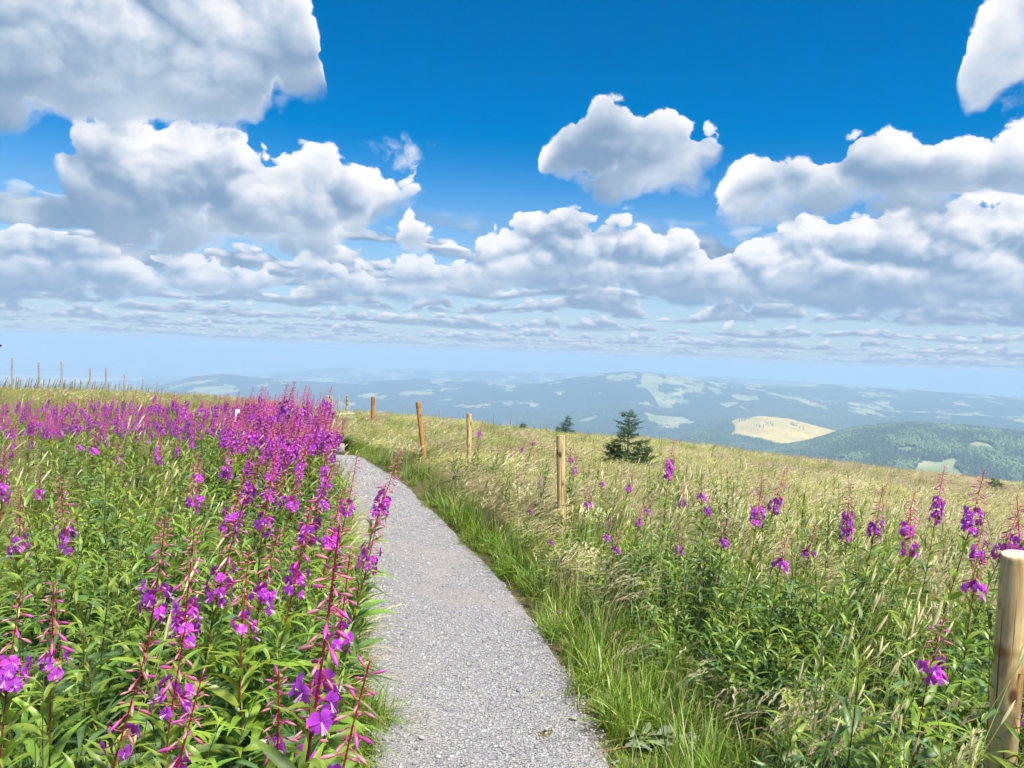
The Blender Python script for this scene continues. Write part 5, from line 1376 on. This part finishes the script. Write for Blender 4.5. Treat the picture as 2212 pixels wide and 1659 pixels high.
# small yellow flowers at the left verge
for k, (px, py) in enumerate([(786, 1346), (783, 1418), (772, 1335)]):
    B = hit(px, py + 12); e = root_at((B[0], B[1], float(ground_z(B[0], B[1]))), k, 1.0, ['upper yellow flower', 'lower yellow flower', 'half hidden yellow flower'][k] + ' on a thin stalk beside the gravel, left verge', 'yellow flowers at the verge', 'hawkweed', 'wildflower')
    mb = MB(); mb.tube([(0, 0, 0), (0.01, 0, 0.06), (0.012, 0, 0.10)], [0.0012, 0.001, 0.001], 4, GREEN); new_obj('stem', mb.mesh('stem', M_PLANT), e)
    mb = MB()
    for j in range(12):
        a = j * 6.283 / 12; d_ = np.array([math.cos(a), math.sin(a), 0.25]); q = np.array([0.012, 0, 0.10]); mb.ribbon(np.stack([q, q + d_ * 0.006, q + d_ * 0.011]), [0.0012, 0.0020, 0.0014], (-math.sin(a), math.cos(a), 0), (0.78, 0.58, 0.02))
    new_obj('flower_head', mb.mesh('flower_head', M_PLANT), e)

# dock stalks gone brown
for k, (px, ty, dep, lab) in enumerate([(1571, 1040, 8.2, 'dark brown dock stalk standing in the straw, left of the leaning pair'), (1583, 1042, 8.3, 'dark brown dock stalk just right of a twin stalk in the straw'),
                                        (1735, 1066, 7.6, 'lone dark dock stalk above the green patch, right half'), (1788, 1110, 5.4, 'thin dark dock stalk in the straw left of the right-hand row')]):
    T = at(px, ty, dep); gz_ = float(ground_z(T[0], T[1])); H = max(T[2] - gz_, 0.3); rs_ = np.random.default_rng(60 + k)
    e = root_at((T[0], T[1], gz_), 0, 1.0, lab, 'brown dock stalks', 'dock_plant', 'dock')
    mb = MB(); mb.tube([(0, 0, 0), (0.01, 0, H)], [0.004, 0.002], 5, (0.10, 0.05, 0.03)); new_obj('stem', mb.mesh('stem', M_PLANT), e)
    mb = MB()
    for j in range(70):
        u = rs_.uniform(0.45, 1.0); a = rs_.random() * 6.28; p = np.array([0.01 * u, 0, H * u]); d_ = np.array([math.cos(a), math.sin(a), 0.4]) * 0.03 * (1.2 - u)
        mb.ribbon(np.stack([p, p + d_]), [0.004, 0.006], (-math.sin(a), math.cos(a), 0.3), np.array([0.085, 0.04, 0.025]) * rs_.uniform(0.7, 1.4))
    new_obj('seed_spike', mb.mesh('seed_spike', M_PLANT), e)

# ------------------------------------------------------------------ woods on the nearer hills
def conifer(seed, H, r, c):
    rs_ = np.random.default_rng(seed); mb = MB(); n = 7
    for k in range(4):
        z0 = H * (0.10 + 0.21 * k); z1 = H * (0.44 + 0.185 * k) if k < 3 else H; rr = r * (1 - 0.21 * k)
        a = np.arange(n) * 6.283 / n + rs_.random() * 6; v = np.stack([np.cos(a) * rr * rs_.uniform(0.7, 1.15, n), np.sin(a) * rr * rs_.uniform(0.7, 1.15, n), z0 + H * rs_.uniform(-0.04, 0.04, n)], -1)
        v = np.vstack([v, [0, 0, z1]]); f = np.stack([np.arange(n), np.roll(np.arange(n), -1), np.full(n, n)], -1)
        mb.add(v, f, np.vstack([np.tile(c * 0.9, (n, 1)), c * 1.25]))
    mb.tube([(0, 0, -1), (0, 0, H * 0.3)], [0.35, 0.25], 4, (0.08, 0.06, 0.045))
    return mb.mesh('conifer', M_DULL, False)
def broadleaf(seed, H, r, c):
    v, f = rock(seed, 1.0, 2); rs_ = np.random.default_rng(seed); v = v * (1 + 0.22 * rs_.normal(size=(len(v), 1))) * [r, r, H * 0.42] + [0, 0, H * 0.58]
    mb = MB(); mb.add(v, f, np.tile(c, (len(v), 1)) * rs_.uniform(0.7, 1.3, (len(v), 1))); mb.tube([(0, 0, -1), (0, 0, H * 0.4)], [0.4, 0.3], 4, (0.08, 0.06, 0.045))
    return mb.mesh('broadleaf', M_DULL, False)
CF = [conifer(700 + k, 24, 4.6, np.array(c)) for k, c in enumerate([(0.045, 0.080, 0.042), (0.055, 0.095, 0.045), (0.035, 0.066, 0.038), (0.070, 0.105, 0.050)])]
CF += [broadleaf(710 + k, 18, 6.5, np.array(c)) for k, c in enumerate([(0.11, 0.17, 0.06), (0.15, 0.20, 0.08)])]
def woods(name, px0, px1, r0, r1, n, label, wts):
    a0, _ = azel(px0, 940.0); a1, _ = azel(px1, 940.0)
    a = rng.uniform(a0, a1, n); r = np.sqrt(rng.uniform(r0 ** 2, r1 ** 2, n)); x = r * np.sin(a); y = r * np.cos(a); z = land_h(x, y)
    fo, dr, pl = land_masks(x, y, z)
    keep = (fo > 0.5) & (rng.random(n) < 0.96); x, y, z = x[keep], y[keep], z[keep]; m = len(x)
    mixn = fbm(x / 130, y / 130, 3, 83); idx = rng.choice(4, m); idx = np.where((mixn + rng.normal(0, 0.25, m)) > wts, rng.integers(4, 6, m), idx)
    s = rng.uniform(0.85, 1.45, m)
    scatter(name, CF, np.stack([x, y, z - 0.5], -1), np.stack([rng.normal(0, 0.03, m), rng.normal(0, 0.03, m), rng.random(m) * 6.28], -1), s[:, None] * [[1, 1, 1]], idx, label); return m
nw = woods('forest', 1420, 2330, 3300, 5500, 60000, 'mixed forest covering the hill at the right beyond the meadow', 0.22)
nw += woods('forest', 1420, 1800, 5200, 6600, 17000, 'conifer forest on the slope below the dry hill', 0.5)
nw += woods('forest', 1080, 1950, 6600, 9300, 42000, 'conifer forest round the bald summit and on the wooded hill', 0.6)
print('TIMING far trees', nw)

# tree groups out on the dry hill, one object each
spots = [(1606, 912, 3560), (1612, 914, 3540), (1617, 916, 3530), (1602, 915, 3520), (1622, 911, 3570), (1631, 908, 3590), (1609, 918, 3500), (1597, 918, 3500),
         (1652, 928, 3400), (1658, 930, 3380), (1664, 932, 3370), (1655, 934, 3350), (1668, 936, 3340),
         (1706, 925, 3440), (1710, 927, 3430), (1714, 929, 3420), (1719, 928, 3430), (1727, 933, 3390), (1735, 934, 3390), (1633, 940, 3290), (1640, 945, 3260), (1648, 943, 3270)]
spots.sort(key=lambda q: q[0])
for k, (px, py, dist) in enumerate(spots):
    a, _ = azel(float(px), float(py)); dist *= 2.0; x = dist * math.sin(a); y = dist * math.cos(a)
    o = new_obj('hill_conifer', CF[k % 4], loc=(x, y, float(land_h(np.array([x]), np.array([y]))[0]) - 0.5), label='dark conifer on the dry yellow hill, %s counted from the left' % ordinal(k + 1), category='conifer', group='conifers on the dry hill')
    s_ = random.uniform(1.0, 1.45); o.scale = (s_ * 1.25, s_ * 1.25, s_); o.rotation_euler = (0, 0, k)

# ------------------------------------------------------------------ wind turbines on the far ridges
M_TURB, g = mat_new('turbine_white'); finish(g, bsdf(g, (0.80, 0.80, 0.80), 0.5, 0.3))
mb = MB(); mb.tube([(0, 0, -3), (0, 0, 88)], [2.4, 1.3], 8, (0.8, 0.8, 0.8)); me_tower = mb.mesh('tower', M_TURB)
mb = MB(); mb.tube([(0, 3.5, 89.5), (0, -4.5, 89.5), (0, -5.5, 89.5)], [1.9, 1.9, 0.4], 8, (0.8, 0.8, 0.8)); me_nac = mb.mesh('nacelle', M_TURB)
mb = MB(); mb.ribbon([(0, 0, 0), (0, 0, 8), (0, 0, 24), (0, 0, 43)], [1.0, 2.0, 1.3, 0.3], (1, 0.25, 0), (0.8, 0.8, 0.8)); mb.ribbon([(0, 0.4, 0), (0, 0.5, 8), (0, 0.3, 24), (0, 0.1, 43)], [1.0, 2.0, 1.3, 0.3], (1, 0.25, 0), (0.8, 0.8, 0.8)); me_bl = mb.mesh('blade', M_TURB)
mb = MB(); mb.tube([(0, 1.2, 0), (0, -0.6, 0), (0, -1.6, 0)], [1.5, 1.3, 0.2], 8, (0.8, 0.8, 0.8)); me_hub = mb.mesh('rotor', M_TURB)
turb = [(519, 12900), (541, 12950), (568, 13000), (1131, 19500), (1149, 19800), (1696, 13500), (1730, 13600), (1741, 13300), (1769, 13400), (1777, 13500), (1798, 13300), (1838, 13350), (1860, 13400), (1885, 13400), (2184, 13500), (2192, 13550), (2200, 13500)]
tl = ['left one of three turbines on the hill over the flowers', 'middle one of three turbines on the hill over the flowers', 'right one of three turbines on the hill over the flowers', 'left one of two turbines on the low far ridge', 'right one of two turbines on the low far ridge',
      'tallest turbine, first of the row on the right plateau', 'second turbine of the row on the right plateau', 'third turbine of the row on the right plateau', 'fourth turbine of the row on the right plateau', 'fifth turbine of the row on the right plateau',
      'sixth turbine of the row on the right plateau', 'seventh turbine of the row on the right plateau', 'eighth turbine of the row on the right plateau', 'last turbine of the row on the right plateau',
      'left one of three turbines at the far right edge', 'middle one of three turbines at the far right edge', 'right one of three turbines at the far right edge']
for k, (px, dist) in enumerate(turb):
    a, _ = azel(float(px), 830.0); x = dist * math.sin(a); y = dist * math.cos(a); z = float(land_h(np.array([x]), np.array([y]))[0])
    e = root_at((x, y, z), -a + random.uniform(-0.6, 0.6), 1.3, 'white wind turbine, ' + tl[k], 'wind turbines on the ridges', 'wind_turbine', 'wind turbine')
    new_obj('tower', me_tower, e); new_obj('nacelle', me_nac, e); ph = random.uniform(0, 2)
    hub = new_obj('rotor', me_hub, e, loc=(0, -5.0, 89.5))
    for j in range(3):
        o = new_obj('blade', me_bl, hub); o.rotation_euler = (0, ph + j * 2.0944, 0)

# ------------------------------------------------------------------ far village houses
M_WALL, g = mat_new('house_wall'); finish(g, bsdf(g, (0.72, 0.69, 0.64), 0.9, 0.2))
M_ROOF, g = mat_new('house_roof'); finish(g, bsdf(g, (0.34, 0.13, 0.08), 0.9, 0.2))
hw = np.array([[sx * 7, sy * 5, zz_] for zz_ in (-3, 6) for sy in (-1, 1) for sx in (-1, 1)]); hw = np.vstack([hw, [[-7, 0, 10.5], [7, 0, 10.5]]])
hf = [np.array([[0, 1, 5, 4], [2, 6, 7, 3]]), np.array([[0, 4, 8, 6, 2], [1, 3, 7, 9, 5]])]; me_hw = np_mesh('wall', hw, hf, M_WALL, False)
rv = np.array([[-8, -6, 5.3], [8, -6, 5.3], [8, 0, 10.9], [-8, 0, 10.9], [-8, 6, 5.3], [8, 6, 5.3]]); me_hr = np_mesh('roof', np.vstack([rv, rv + [0, 0, 0.4]]), [np.array([[0, 1, 2, 3], [3, 2, 5, 4], [7, 6, 9, 8], [8, 9, 10, 11]]), np.array([[0, 6, 7, 1], [4, 5, 11, 10]])], M_ROOF, False)
vil = [(2036, 893, 10100, 14, 'on the terraces of the right-hand village'), (1788, 882, 10100, 9, 'in the hamlet above the dry hill'), (1070, 893, 10100, 7, 'in the valley village behind the slim pale post')]
for px, py, dist, n_, where in vil:
    for k, ox in enumerate(sorted(random.uniform(-38, 38) for _ in range(n_))):
        a, _ = azel(px + ox, float(py)); rr_ = dist + random.uniform(-260, 260); x = rr_ * math.sin(a); y = rr_ * math.cos(a)
        e = root_at((x, y, float(land_h(np.array([x]), np.array([y]))[0])), random.uniform(0, 3), random.uniform(1.0, 1.7), 'tiny pale house %s, %s from the left' % (where, ordinal(k + 1)), 'houses ' + where, 'house', 'house')
        new_obj('wall', me_hw, e); new_obj('roof', me_hr, e)
